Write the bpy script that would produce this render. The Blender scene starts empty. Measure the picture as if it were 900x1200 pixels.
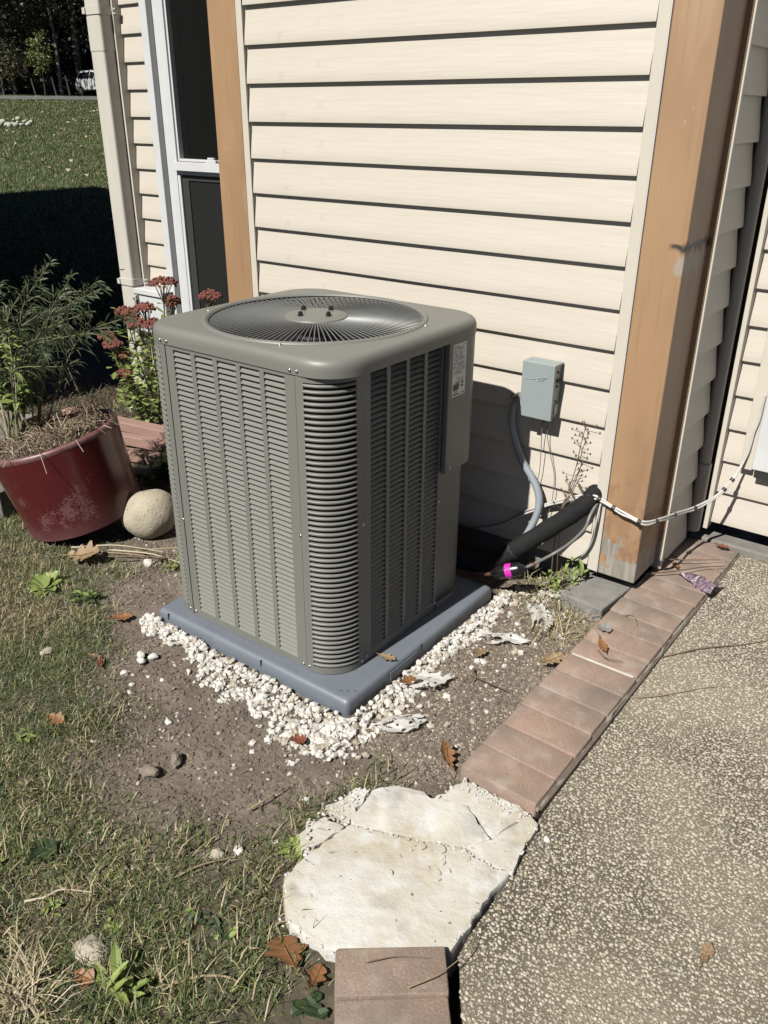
import bpy, bmesh, math, random
import numpy as np
from mathutils import Vector, Matrix

random.seed(7)
rng = np.random.default_rng(7)
SC = bpy.context.scene
COL = SC.collection
PI = math.pi

# ------------------------------------------------------------------ camera
cam_d = bpy.data.cameras.new("camera")
cam = bpy.data.objects.new("camera", cam_d)
COL.objects.link(cam)
cam_d.sensor_fit = 'VERTICAL'
cam_d.sensor_height = 36.0
cam_d.lens = 969.66 / 1200 * 36.0
cam_d.clip_start = 0.02
cam_d.clip_end = 2000
_r = Vector((0.7984, 0.6021, 0.0057)).normalized()
_f = Vector((-0.5418, 0.7206, -0.4327)).normalized()
_u = _r.cross(_f).normalized()
_r = _f.cross(_u).normalized()
cam.matrix_world = Matrix(((_r.x, _u.x, -_f.x, 0), (_r.y, _u.y, -_f.y, 0), (_r.z, _u.z, -_f.z, 1.55), (0, 0, 0, 1)))
SC.camera = cam

# ------------------------------------------------------------------ light
SUN_DIR = Vector((0.074, 1.0, -1.09)).normalized()          # the way sunlight travels
world = bpy.data.worlds.new("World")
SC.world = world
world.use_nodes = True
wn = world.node_tree.nodes
sky = wn.new("ShaderNodeTexSky")
sky.sky_type = 'NISHITA'
sky.sun_disc = False
sky.sun_elevation = math.asin(-SUN_DIR.z)
sky.sun_rotation = math.atan2(-SUN_DIR.x, -SUN_DIR.y)
sky.air_density = 0.30
sky.dust_density = 0.25
world.node_tree.links.new(sky.outputs[0], wn["Background"].inputs[0])
wn["Background"].inputs[1].default_value = 0.05
sun_d = bpy.data.lights.new("sun", 'SUN')
sun_d.energy = 4.9
sun_d.angle = math.radians(0.53)
sun_d.color = (1.0, 0.965, 0.90)
sun = bpy.data.objects.new("sun", sun_d)
COL.objects.link(sun)
sun.rotation_euler = SUN_DIR.to_track_quat('-Z', 'Y').to_euler()
SC.view_settings.view_transform = 'Standard'
SC.view_settings.look = 'None'
SC.view_settings.exposure = 0.93
ALB = 0.52                                                # real-world albedos under that exposure
SC.view_settings.gamma = 1.0

# ------------------------------------------------------------------ mesh helpers
class MB:
    """collects faces of one mesh (several materials by index)"""
    def __init__(s):
        s.v = []; s.f = []; s.m = []
    def add(s, vs, fs, mi=0):
        o = len(s.v)
        s.v.extend([tuple(p) for p in vs])
        for f in fs:
            s.f.append(tuple(i + o for i in f)); s.m.append(mi)
        return s
    def box(s, a, b, mi=0, M=None):
        x0, y0, z0 = a; x1, y1, z1 = b
        vs = [Vector(p) for p in ((x0,y0,z0),(x1,y0,z0),(x1,y1,z0),(x0,y1,z0),(x0,y0,z1),(x1,y0,z1),(x1,y1,z1),(x0,y1,z1))]
        if M is not None: vs = [M @ p for p in vs]
        return s.add(vs, [(0,3,2,1),(4,5,6,7),(0,1,5,4),(1,2,6,5),(2,3,7,6),(3,0,4,7)], mi)
    def tube(s, pts, r, n=8, mi=0, cap=True):
        pts = [Vector(p) for p in pts]
        rs = r if isinstance(r, (list, tuple)) else [r] * len(pts)
        up = None; rings = []
        for i, p in enumerate(pts):
            t = (pts[min(i+1, len(pts)-1)] - pts[max(i-1, 0)])
            if t.length < 1e-9: t = Vector((0,0,1))
            t.normalize()
            if up is None:
                a = Vector((0,0,1)) if abs(t.z) < .9 else Vector((1,0,0))
                up = t.cross(a).normalized()
            else:
                up = (up - t * up.dot(t))
                if up.length < 1e-6: up = t.orthogonal()
                up.normalize()
            w = t.cross(up)
            rings.append([p + (up * math.cos(2*PI*k/n) + w * math.sin(2*PI*k/n)) * rs[i] for k in range(n)])
        vs = [q for R in rings for q in R]
        fs = []
        for i in range(len(rings)-1):
            for k in range(n):
                a = i*n+k; b = i*n+(k+1) % n
                fs.append((a, b, b+n, a+n))
        if cap:
            fs.append(tuple(reversed(range(n)))); fs.append(tuple(range((len(rings)-1)*n, len(rings)*n)))
        return s.add(vs, fs, mi)
    def lathe(s, prof, n=24, c=(0,0,0), mi=0, closed=False):
        vs = []; fs = []
        for r, z in prof:
            for k in range(n):
                a = 2*PI*k/n
                vs.append((c[0]+r*math.cos(a), c[1]+r*math.sin(a), c[2]+z))
        for i in range(len(prof)-1):
            for k in range(n):
                a = i*n+k; b = i*n+(k+1) % n
                fs.append((a, b, b+n, a+n))
        if closed:
            fs.append(tuple(reversed(range(n)))); fs.append(tuple(range((len(prof)-1)*n, len(prof)*n)))
        return s.add(vs, fs, mi)
    def prism(s, poly, z0, z1, mi=0, bottom=True):
        n = len(poly)
        area = sum(poly[i][0]*poly[(i+1)%n][1]-poly[(i+1)%n][0]*poly[i][1] for i in range(n))
        if area < 0: poly = poly[::-1]
        vs = [(x, y, z0) for x, y in poly] + [(x, y, z1) for x, y in poly]
        fs = [(i, (i+1) % n, n+(i+1) % n, n+i) for i in range(n)]
        fs.append(tuple(range(n, 2*n)))
        if bottom: fs.append(tuple(reversed(range(n))))
        return s.add(vs, fs, mi)
    def mesh(s, name, mats, smooth=None):
        me = bpy.data.meshes.new(name)
        me.from_pydata(s.v, [], s.f)
        mats = mats if isinstance(mats, (list, tuple)) else [mats]
        for m in mats: me.materials.append(m)
        if len(mats) > 1: me.polygons.foreach_set('material_index', s.m)
        if smooth:
            me.polygons.foreach_set('use_smooth', [True]*len(me.polygons))
            if smooth < 180: me.set_sharp_from_angle(angle=math.radians(smooth))
        me.update()
        return me
    def build(s, name, mats, parent=None, smooth=None, loc=None, bevel=None, **tags):
        return put(name, s.mesh(name, mats, smooth), parent, loc, bevel=bevel, **tags)

def WM(o):
    m = o.matrix_basis.copy()
    return (WM(o.parent) @ o.matrix_parent_inverse @ m) if o.parent else m

def put(name, me, parent=None, loc=None, rot=None, bevel=None, **tags):
    o = bpy.data.objects.new(name, me)
    COL.objects.link(o)
    if parent is not None:
        o.parent = parent; o.matrix_parent_inverse = WM(parent).inverted()
    if loc is not None: o.location = loc
    if rot is not None: o.rotation_euler = rot
    for k, v in tags.items(): o[k] = v
    if bevel:
        b = o.modifiers.new('bevel', 'BEVEL'); b.width = bevel; b.segments = 2; b.limit_method = 'ANGLE'
    return o

def thing(name, label, cat, loc=(0,0,0), group=None, rot=None):
    o = bpy.data.objects.new(name, None)
    o.empty_display_size = .05
    COL.objects.link(o); o.location = loc
    if rot is not None: o.rotation_euler = rot
    o['label'] = label; o['category'] = cat
    if group: o['group'] = group
    return o

def bulk(name, V, F, mats, mi=None, smooth=False, parent=None, **tags):
    """numpy mesh: V (n,3), F (m,k) all faces of k corners"""
    me = bpy.data.meshes.new(name)
    V = np.asarray(V, dtype=np.float32); F = np.asarray(F, dtype=np.int32)
    k = F.shape[1]
    me.vertices.add(len(V)); me.vertices.foreach_set('co', V.ravel())
    me.loops.add(F.size); me.loops.foreach_set('vertex_index', F.ravel())
    me.polygons.add(len(F))
    me.polygons.foreach_set('loop_start', np.arange(0, F.size, k, dtype=np.int32))
    for m in (mats if isinstance(mats, (list, tuple)) else [mats]): me.materials.append(m)
    if mi is not None: me.polygons.foreach_set('material_index', np.asarray(mi, dtype=np.int32))
    me.polygons.foreach_set('use_smooth', np.full(len(F), bool(smooth)))
    me.update(calc_edges=True); me.validate()
    return put(name, me, parent, **tags)

def spline(pts, n=8):
    """Catmull-Rom through the points"""
    P = [Vector(p) for p in pts]
    P = [P[0]*2-P[1]] + P + [P[-1]*2-P[-2]]
    out = []
    for i in range(1, len(P)-2):
        a, b, c, d = P[i-1], P[i], P[i+1], P[i+2]
        for k in range(n):
            t = k/n
            out.append(.5*((2*b)+(c-a)*t+(2*a-5*b+4*c-d)*t*t+(3*b-a-3*c+d)*t**3))
    out.append(P[-2])
    return out

# ------------------------------------------------------------------ materials
def mat(name, base, rough=.6, metal=0., spec=None, var=None, bump=None, vscale=20, vdetail=4, stretch=None, layers=(), coat=0.):
    """base colour; var = second colour mixed in by noise; bump=(scale, strength, distance)
    layers: list of (colour, noise scale, lo, hi, amount, stretch) stains of their own shape"""
    base = tuple(c*ALB for c in base)
    m = bpy.data.materials.new(name); m.use_nodes = True
    nt = m.node_tree; N = nt.nodes; L = nt.links
    bs = N['Principled BSDF']
    bs.inputs['Roughness'].default_value = rough
    bs.inputs['Metallic'].default_value = metal
    if spec is not None: bs.inputs['Specular IOR Level'].default_value = spec
    if coat: bs.inputs['Coat Weight'].default_value = coat; bs.inputs['Coat Roughness'].default_value = .12
    tc = N.new('ShaderNodeTexCoord')
    def coords(st):
        if st is None: return tc.outputs['Object']
        mp = N.new('ShaderNodeMapping'); mp.inputs['Scale'].default_value = st
        L.new(tc.outputs['Object'], mp.inputs['Vector']); return mp.outputs[0]
    def noise(sc, st=None, det=4, off=0):
        n = N.new('ShaderNodeTexNoise'); n.inputs['Scale'].default_value = sc; n.inputs['Detail'].default_value = det
        L.new(coords(st), n.inputs['Vector']); return n.outputs['Fac']
    def ramp(fac, lo, hi, amt=1.):
        r = N.new('ShaderNodeMapRange'); r.inputs['From Min'].default_value = lo; r.inputs['From Max'].default_value = hi
        r.inputs['To Max'].default_value = amt
        L.new(fac, r.inputs['Value']); return r.outputs[0]
    def mixc(fac, a, b):
        x = N.new('ShaderNodeMix'); x.data_type = 'RGBA'
        L.new(fac, x.inputs[0])
        for sock, val in ((x.inputs[6], a), (x.inputs[7], b)):
            if isinstance(val, (tuple, list)): sock.default_value = (*val, 1)
            else: L.new(val, sock)
        return x.outputs[2]
    col = tuple(base)
    if var is not None: col = mixc(ramp(noise(vscale, stretch, vdetail), .3, .7), col, tuple(c*ALB for c in var))
    for c, sc, lo, hi, amt, st in layers:
        col = mixc(ramp(noise(sc, st, 5), lo, hi, amt), col, tuple(q*ALB for q in c))
    if isinstance(col, tuple): bs.inputs['Base Color'].default_value = (*col, 1)
    else: L.new(col, bs.inputs['Base Color'])
    if bump:
        b = N.new('ShaderNodeBump'); b.inputs['Strength'].default_value = bump[1]; b.inputs['Distance'].default_value = bump[2]
        L.new(noise(bump[0], bump[3] if len(bump) > 3 else stretch, 5), b.inputs['Height']); L.new(b.outputs[0], bs.inputs['Normal'])
    m['h'] = 0
    return m

M = {}
M['siding'] = mat('siding_vinyl', (.725,.662,.568), .5, var=(.685,.628,.542), vscale=5, stretch=(1,1,7), bump=(90,.35,.0022,(.06,1,1)),
                  layers=[((.45,.37,.26), 9, .69, .80, .35, (1,1,1)), ((.35,.3,.24), 55, .735, .78, .5, None)])
M['siding_trim'] = mat('siding_trim', (.74,.69,.585), .5, var=(.7,.65,.555), vscale=8)
M['siding_back'] = mat('siding_backing', (.30,.26,.2), .7)
M['white_trim'] = mat('white_trim', (.78,.79,.80), .4, var=(.72,.73,.74), vscale=12)
M['downspout'] = mat('downspout_paint', (.74,.70,.62), .45, var=(.66,.62,.55), vscale=6, stretch=(3,3,.6))
M['pipe_grey'] = mat('pipe_grey', (.42,.38,.33), .45, var=(.36,.33,.29), vscale=6, stretch=(3,3,.6))
M['dark_gap'] = mat('dark_recess', (.02,.018,.016), .9)
M['foundation'] = mat('foundation_concrete', (.30,.28,.25), .9, var=(.2,.19,.17), vscale=14, bump=(60,.5,.004))
M['brown'] = mat('brown_paint', (.475,.285,.14), .5, var=(.43,.25,.12), vscale=7, stretch=(1,1,.25), bump=(70,.12,.003,(1,1,.15)),
                 layers=[((.37,.21,.11), 3.2, .54, .70, .55, (1,1,.6)), ((.17,.11,.07), 45, .70, .76, .7, None)])
M['brown_side'] = M['brown']
M['glass'] = mat('window_glass', (.012,.013,.012), .06, spec=.35)
M['screen'] = mat('window_screen', (.014,.0145,.014), .75, spec=.2)
M['screen_frame'] = mat('screen_frame', (.05,.05,.05), .5)
M['ac'] = mat('ac_paint', (.228,.228,.206), .46, spec=.38, var=(.214,.214,.194), vscale=3, bump=(900,.04,.0004), layers=[((.27,.25,.21), 5, .60, .82, .25, (1,1,.5))])
M['ac_dark'] = mat('ac_inside', (.012,.012,.012), .6)
M['ac_coil'] = mat('ac_coil', (.03,.03,.033), .45, metal=.5, var=(.012,.012,.013), vscale=60, stretch=(1,1,.02))
M['ac_blade'] = mat('fan_blade_metal', (.115,.12,.124), .5, metal=.1, var=(.095,.10,.104), vscale=9)
M['wire'] = mat('guard_wire', (.19,.195,.19), .45)
M['screw'] = mat('screw_steel', (.72,.70,.66), .28, metal=.9)
M['rubber'] = mat('black_rubber', (.012,.012,.012), .5)
M['sticker'] = mat('sticker_paper', (.95,.93,.90), .45, var=(.85,.83,.80), vscale=90)
M['ink'] = mat('sticker_ink', (.06,.06,.06), .6)
M['pad'] = mat('pad_plastic', (.200,.228,.268), .48, var=(.185,.21,.245), vscale=10, bump=(300,.05,.0008), layers=[((.33,.32,.29), 26, .62, .78, .4, None)])
M['box_grey'] = mat('box_grey_blue', (.36,.42,.42), .42, var=(.34,.39,.39), vscale=12)
M['box_metal'] = mat('box_galvanised', (.42,.41,.38), .4, metal=.5, var=(.33,.32,.3), vscale=30)
M['conduit'] = mat('grey_conduit', (.36,.40,.43), .42, var=(.31,.35,.38), vscale=14)
M['foam'] = mat('black_foam', (.014,.014,.015), .85, spec=.2, bump=(140,.25,.002), var=(.020,.020,.020), vscale=40)
M['copper'] = mat('copper_pipe', (.42,.20,.13), .4, metal=.75, var=(.30,.19,.14), vscale=60, layers=[((.5,.42,.36), 30, .55, .7, .6, None)])
M['grey_cable'] = mat('grey_cable', (.22,.215,.20), .5)
M['magenta'] = mat('magenta_label', (.85,.02,.55), .5)
M['black_paint'] = mat('black_paint', (.01,.01,.01), .3)
M['white_cable'] = mat('white_cable', (.74,.72,.68), .45, var=(.60,.57,.52), vscale=30)
M['tie'] = mat('cable_tie', (.03,.03,.03), .5)
M['stone_white'] = mat('white_gravel', (.80,.78,.73), .8, var=(.66,.63,.57), vscale=24, bump=(130,.5,.004), layers=[((.38,.32,.25), 26, .56, .74, .6, None)])
M['stone_grey'] = mat('grey_gravel', (.34,.30,.24), .85, var=(.2,.17,.14), vscale=30, bump=(130,.5,.004))
M['boulder'] = mat('boulder_stone', (.54,.48,.36), .85, var=(.42,.37,.27), vscale=14, bump=(85,.55,.006), layers=[((.18,.15,.11), 55, .60, .72, .6, None), ((.6,.56,.46), 8, .55, .75, .5, None)])
M['slab'] = mat('mortar_slab', (.655,.625,.54), .85, var=(.72,.70,.645), vscale=7, bump=(38,.42,.009), layers=[((.50,.42,.28), 4.5, .46, .68, .8, None), ((.36,.34,.30), 11, .60, .74, .6, None), ((.17,.15,.12), 75, .685, .72, .9, None), ((.17,.15,.12), 190, .70, .76, .8, None), ((.76,.755,.73), 16, .52, .68, .85, None)])
M['mortar'] = mat('brick_mortar', (.40,.35,.28), .9, var=(.28,.25,.2), vscale=30, bump=(90,.6,.004))
M['sand'] = mat('joint_sand', (.24,.19,.15), .95, var=(.17,.135,.105), vscale=60)
M['timber'] = mat('pink_timber', (.44,.27,.22), .75, var=(.36,.22,.18), vscale=8, stretch=(.5,6,6), bump=(60,.3,.003,(.2,3,3)))
M['timber_grey'] = mat('weathered_timber', (.22,.22,.19), .85, var=(.15,.15,.13), vscale=9, stretch=(.5,6,6), bump=(60,.3,.003,(.2,3,3)))
M['block'] = mat('concrete_block', (.30,.29,.27), .9, var=(.22,.215,.20), vscale=20, bump=(90,.5,.004))
M['pot_soil'] = mat('pot_soil', (.055,.04,.028), .95, var=(.11,.08,.05), vscale=40, bump=(60,.8,.012))
M['straw'] = mat('dry_straw', (.42,.33,.20), .8, var=(.30,.22,.13), vscale=30)
M['straw_pale'] = mat('pale_straw', (.58,.50,.36), .8)
M['twig'] = mat('brown_twig', (.13,.085,.05), .85, var=(.2,.14,.09), vscale=30)
M['foil'] = mat('purple_foil', (.10,.035,.075), .25, metal=.35, var=(.55,.42,.50), vscale=75, layers=[((.95,.92,.95), 48, .58, .64, .9, None)])
M['leaf_oak'] = mat('dry_oak_leaf', (.33,.155,.055), .6, var=(.25,.11,.04), vscale=40)
M['leaf_tan'] = mat('tan_leaf', (.36,.25,.13), .65, var=(.26,.17,.085), vscale=40)
M['leaf_red'] = mat('rust_leaf', (.27,.075,.035), .6, var=(.2,.06,.03), vscale=40)
M['leaf_green_fallen'] = mat('green_oak_leaf', (.035,.065,.022), .5, var=(.05,.08,.025), vscale=40)

def leafmat(name, base, var, trans=.25, rough=.5):
    base = tuple(c*1.25 for c in base); var = tuple(c*1.25 for c in var)
    m = mat(name, base, rough, var=var, vscale=14, vdetail=2)
    nt = m.node_tree; bs = nt.nodes['Principled BSDF']; out = nt.nodes['Material Output']
    tr = nt.nodes.new('ShaderNodeBsdfTranslucent'); mx = nt.nodes.new('ShaderNodeMixShader')
    mx.inputs[0].default_value = trans
    src = bs.inputs['Base Color'].links[0].from_socket
    nt.links.new(src, tr.inputs[0]); nt.links.new(bs.outputs[0], mx.inputs[1]); nt.links.new(tr.outputs[0], mx.inputs[2])
    nt.links.new(mx.outputs[0], out.inputs[0])
    return m
M['plastic_film'] = leafmat('torn_plastic', (.74,.73,.69), (.62,.60,.56), .3, .5)
M['grass'] = leafmat('grass_green', (.185,.225,.072), (.14,.18,.058))
M['grass_dark'] = leafmat('grass_dark', (.095,.13,.046), (.070,.10,.038))
M['grass_dry'] = leafmat('grass_dry', (.50,.42,.25), (.38,.31,.18), .15, .7)
M['lawn_blade'] = leafmat('lawn_blade', (.13,.165,.05), (.105,.135,.042))
M['lawn_blade_dark'] = leafmat('lawn_blade_dark', (.10,.13,.042), (.08,.11,.036))
M['grass_dead'] = leafmat('grass_dead', (.19,.135,.085), (.13,.095,.06), .1, .8)
M['weed'] = leafmat('weed_leaf', (.26,.33,.085), (.19,.26,.065))
M['weed_dark'] = leafmat('weed_dark_leaf', (.05,.085,.03), (.04,.065,.025))
M['sedum_leaf'] = leafmat('sedum_leaf', (.33,.39,.12), (.24,.31,.09))
M['sedum_stem'] = mat('sedum_stem', (.20,.20,.09), .6)
M['sedum_flower'] = mat('sedum_flower', (.17,.045,.030), .85, var=(.28,.095,.060), vscale=70)
M['willow_leaf'] = leafmat('narrow_leaf', (.17,.195,.11), (.12,.145,.08))
M['forest_leaf'] = leafmat('forest_leaf', (.030,.042,.016), (.018,.028,.011), .1, .6)
M['forest_leaf_b'] = leafmat('forest_leaf_olive', (.048,.052,.018), (.03,.036,.013), .1, .6)
M['sapling_leaf'] = leafmat('sapling_leaf', (.16,.19,.035), (.11,.14,.03))
M['bush_leaf'] = leafmat('rusty_bush_leaf', (.10,.062,.022), (.065,.05,.02))
M['bark'] = mat('bark', (.075,.065,.052), .9, var=(.045,.038,.03), vscale=8, stretch=(3,3,.4), bump=(30,.7,.02))
M['birch'] = mat('pale_bark', (.42,.40,.36), .8, var=(.2,.19,.17), vscale=6, stretch=(2,2,1))
M['car_paint'] = mat('white_car_paint', (.72,.73,.74), .25, coat=.6)
M['car_glass'] = mat('car_glass', (.012,.013,.015), .08)
M['tyre'] = mat('tyre', (.015,.015,.015), .8)
M['rim'] = mat('wheel_rim', (.35,.35,.36), .35, metal=.8)
M['lamp'] = mat('car_lamp', (.5,.5,.5), .15)
M['plate_dark'] = mat('car_trim', (.03,.03,.03), .5)
M['asphalt'] = mat('road_asphalt', (.16,.155,.15), .85, var=(.13,.128,.125), vscale=3)
M['rock_pale'] = mat('pale_rocks', (.55,.56,.42), .8, var=(.42,.42,.33), vscale=6)
M['neighbour_wall'] = mat('render_wall', (.40,.37,.32), .8, var=(.36,.33,.28), vscale=4)
M['roof_dark'] = mat('roof_shingle', (.06,.055,.05), .9, var=(.04,.038,.035), vscale=10)

# ---- materials with a layout of their own
def nodes(m): return m.node_tree, m.node_tree.nodes, m.node_tree.links
def add_noise(nt, sc, det=4, st=None, vec=None):
    N, L = nt.nodes, nt.links
    n = N.new('ShaderNodeTexNoise'); n.inputs['Scale'].default_value = sc; n.inputs['Detail'].default_value = det
    if vec is None:
        tc = N.new('ShaderNodeTexCoord'); vec = tc.outputs['Object']
    if st:
        mp = N.new('ShaderNodeMapping'); mp.inputs['Scale'].default_value = st; L.new(vec, mp.inputs[0]); vec = mp.outputs[0]
    L.new(vec, n.inputs['Vector']); return n.outputs['Fac']
def math_n(nt, op, a, b=None, clamp=False):
    n = nt.nodes.new('ShaderNodeMath'); n.operation = op; n.use_clamp = clamp
    for i, x in enumerate((a, b)):
        if x is None: continue
        if isinstance(x, (int, float)): n.inputs[i].default_value = x
        else: nt.links.new(x, n.inputs[i])
    return n.outputs[0]
def rng_n(nt, x, lo, hi, a=0., b=1.):
    r = nt.nodes.new('ShaderNodeMapRange')
    for k, v in (('From Min', lo), ('From Max', hi), ('To Min', a), ('To Max', b)): r.inputs[k].default_value = v
    nt.links.new(x, r.inputs['Value']); return r.outputs[0]
def mix_n(nt, f, a, b):
    x = nt.nodes.new('ShaderNodeMix'); x.data_type = 'RGBA'
    if isinstance(f, (int, float)): x.inputs[0].default_value = f
    else: nt.links.new(f, x.inputs[0])
    for s_, v in ((x.inputs[6], a), (x.inputs[7], b)):
        if isinstance(v, (tuple, list)): s_.default_value = (*[q*ALB for q in v], 1)
        else: nt.links.new(v, s_)
    return x.outputs[2]
def base_src(m):
    i = m.node_tree.nodes['Principled BSDF'].inputs['Base Color']
    return i.links[0].from_socket if i.links else tuple(i.default_value[:3])
def set_base(m, sock): m.node_tree.links.new(sock, m.node_tree.nodes['Principled BSDF'].inputs['Base Color'])

# brown post: bare grey wood where the paint has gone at its foot, a scuff half way up
m = M['post'] = mat('post_paint', (.47,.295,.158), .55, var=(.425,.26,.135), vscale=7, stretch=(1,1,.25), bump=(90,.4,.003,(1,1,.06)),
                 layers=[((.35,.205,.115), 5, .48, .68, .7, (1,1,.35)), ((.54,.37,.22), 9, .56, .72, .5, (1,1,.3)), ((.30,.17,.09), 70, .55, .75, .5, (1,1,.035)), ((.60,.50,.38), 110, .72, .76, .6, (1,1,.3)), ((.17,.11,.07), 45, .71, .77, .7, None)])
nt, N, L = nodes(m)
geo = N.new('ShaderNodeTexCoord'); sep = N.new('ShaderNodeSeparateXYZ'); L.new(geo.outputs['Object'], sep.inputs[0])
zz = math_n(nt, 'ADD', sep.outputs[2], math_n(nt, 'MULTIPLY', add_noise(nt, 8, 8), .75))
bare = rng_n(nt, zz, .575, .587, 1, 0)
worn = rng_n(nt, math_n(nt, 'ADD', sep.outputs[2], math_n(nt, 'MULTIPLY', add_noise(nt, 6, 5), .4)), .72, .52, 0, .6)
c1 = mix_n(nt, math_n(nt, 'MULTIPLY', worn, rng_n(nt, add_noise(nt, 26, 5), .46, .60)), base_src(m), (.28,.15,.09))
c1b = mix_n(nt, bare, c1, mix_n(nt, rng_n(nt, add_noise(nt, 60, 5, (1,1,.12)), .35, .65), (.44,.41,.36), (.27,.24,.20)))
d = math_n(nt, 'ABSOLUTE', math_n(nt, 'SUBTRACT', math_n(nt, 'ADD', sep.outputs[2], math_n(nt, 'MULTIPLY', add_noise(nt, 30, 4), .05)), 1.235))
dx = math_n(nt, 'ABSOLUTE', math_n(nt, 'SUBTRACT', sep.outputs[0], -.812))
mk = math_n(nt, 'MULTIPLY', rng_n(nt, d, .004, .016, 1, 0), rng_n(nt, dx, .018, .035, 1, 0))
c2 = mix_n(nt, mk, c1b, (.05,.045,.04))
d3 = math_n(nt, 'ABSOLUTE', math_n(nt, 'SUBTRACT', math_n(nt, 'ADD', sep.outputs[2], math_n(nt, 'MULTIPLY', add_noise(nt, 30, 4), .08)), 1.20))
d3x = math_n(nt, 'ABSOLUTE', math_n(nt, 'SUBTRACT', math_n(nt, 'ADD', sep.outputs[0], math_n(nt, 'MULTIPLY', add_noise(nt, 50, 4), .03)), -.789))
mk3 = math_n(nt, 'MULTIPLY', rng_n(nt, d3, .018, .03, 1, 0), rng_n(nt, d3x, .010, .018, 1, 0))
set_base(m, mix_n(nt, mk3, c2, (.42,.36,.28)))

# glazed pot: maroon glaze with pale scuffs where it has gone dull
m = M['pot'] = mat('maroon_glaze', (.125,.017,.020), .22, var=(.10,.014,.016), vscale=5)
nt, N, L = nodes(m)
tc = N.new('ShaderNodeTexCoord'); sep = N.new('ShaderNodeSeparateXYZ'); L.new(tc.outputs['Object'], sep.inputs[0])
blot = rng_n(nt, math_n(nt, 'ADD', add_noise(nt, 4.2, 3), math_n(nt, 'MULTIPLY', add_noise(nt, 110, 3), .22)), .70, .76)
low = rng_n(nt, math_n(nt, 'ADD', sep.outputs[2], math_n(nt, 'MULTIPLY', add_noise(nt, 6, 4), .16)), .19, .09, 0, .55)
f = math_n(nt, 'MAXIMUM', math_n(nt, 'MULTIPLY', blot, .75), low)
set_base(m, mix_n(nt, f, base_src(m), (.23,.115,.115)))
L.new(rng_n(nt, f, 0, 1, .20, .62), N['Principled BSDF'].inputs['Roughness'])

# bricks: speckled clay
def geo_pos(nt):
    return nt.nodes.new('ShaderNodeNewGeometry').outputs['Position']
def brickmat(name, a, b):
    m = mat(name, a, .85, var=b, vscale=9, bump=(150,.5,.003))
    nt, N, L = nodes(m)
    tc = N.new('ShaderNodeTexCoord')
    v = N.new('ShaderNodeTexVoronoi'); v.inputs['Scale'].default_value = 430; L.new(tc.outputs['Object'], v.inputs['Vector'])
    sp = N.new('ShaderNodeSeparateColor'); L.new(v.outputs['Color'], sp.inputs[0])
    spk = math_n(nt, 'MULTIPLY', rng_n(nt, sp.outputs[0], .72, .78), rng_n(nt, v.outputs['Distance'], .42, .30))
    c = mix_n(nt, spk, base_src(m), (.56,.44,.35))
    drk = math_n(nt, 'MULTIPLY', rng_n(nt, sp.outputs[1], .90, .93), rng_n(nt, v.outputs['Distance'], .42, .30))
    c = mix_n(nt, drk, c, (.08,.06,.05))
    st = rng_n(nt, add_noise(nt, 6.5, 6, None, geo_pos(nt)), .44, .66, 0, .72)
    dust = rng_n(nt, add_noise(nt, 15, 6, None, geo_pos(nt)), .50, .70, 0, .55)
    set_base(m, mix_n(nt, dust, mix_n(nt, st, c, (.215,.18,.15)), (.50,.42,.35)))
    return m
M['brick'] = brickmat('clay_brick', (.38,.265,.205), (.32,.225,.175))
M['brick_b'] = brickmat('clay_brick_brown', (.34,.245,.19), (.28,.20,.155))
M['brick_c'] = brickmat('clay_brick_pink', (.41,.275,.21), (.35,.24,.185))

# exposed-aggregate concrete: matrix only, the pebbles are geometry near the lens and texture beyond
m = M['aggregate'] = mat('aggregate_concrete', (.33,.29,.215), .85, var=(.28,.245,.18), vscale=5)
nt, N, L = nodes(m)
tc = N.new('ShaderNodeTexCoord')
v = N.new('ShaderNodeTexVoronoi'); v.inputs['Scale'].default_value = 135; L.new(tc.outputs['Object'], v.inputs['Vector'])
sp = N.new('ShaderNodeSeparateColor'); L.new(v.outputs['Color'], sp.inputs[0])
stone = rng_n(nt, v.outputs['Distance'], .44, .34)
dirt = rng_n(nt, add_noise(nt, 2.1, 6), .40, .60)
pal = mix_n(nt, sp.outputs[1], (.20,.17,.125), (.50,.44,.34))
c = mix_n(nt, stone, mix_n(nt, dirt, (.29,.25,.178), (.100,.083,.058)), pal)
set_base(m, c)
b = N.new('ShaderNodeBump'); b.inputs['Strength'].default_value = .8; b.inputs['Distance'].default_value = .003
L.new(stone, b.inputs['Height']); L.new(b.outputs[0], N['Principled BSDF'].inputs['Normal'])

# ground: bare soil near the unit, tired turf, lawn; 'turf' and 'bed' are point attributes
m = M['ground'] = mat('soil_and_turf', (.165,.125,.095), .95)
nt, N, L = nodes(m)
at = N.new('ShaderNodeAttribute'); at.attribute_name = 'turf'
ab = N.new('ShaderNodeAttribute'); ab.attribute_name = 'lawn'
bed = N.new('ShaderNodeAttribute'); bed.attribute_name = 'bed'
soil = mix_n(nt, rng_n(nt, add_noise(nt, 9, 6), .35, .68), (.235,.188,.150), (.145,.112,.086))
soil = mix_n(nt, rng_n(nt, add_noise(nt, 150, 3), .56, .70, 0, .6), soil, (.30,.25,.20))
soil = mix_n(nt, rng_n(nt, add_noise(nt, 60, 4), .58, .72, 0, .5), soil, (.07,.05,.038))
turf = mix_n(nt, rng_n(nt, add_noise(nt, 26, 6), .38, .66), (.075,.065,.040), (.13,.105,.068))
lawn = mix_n(nt, rng_n(nt, add_noise(nt, .7, 6), .35, .7), (.080,.115,.034), (.12,.135,.045))
lawn = mix_n(nt, rng_n(nt, add_noise(nt, 9, 5), .40, .72, 0, .6), lawn, (.035,.055,.016))
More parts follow.
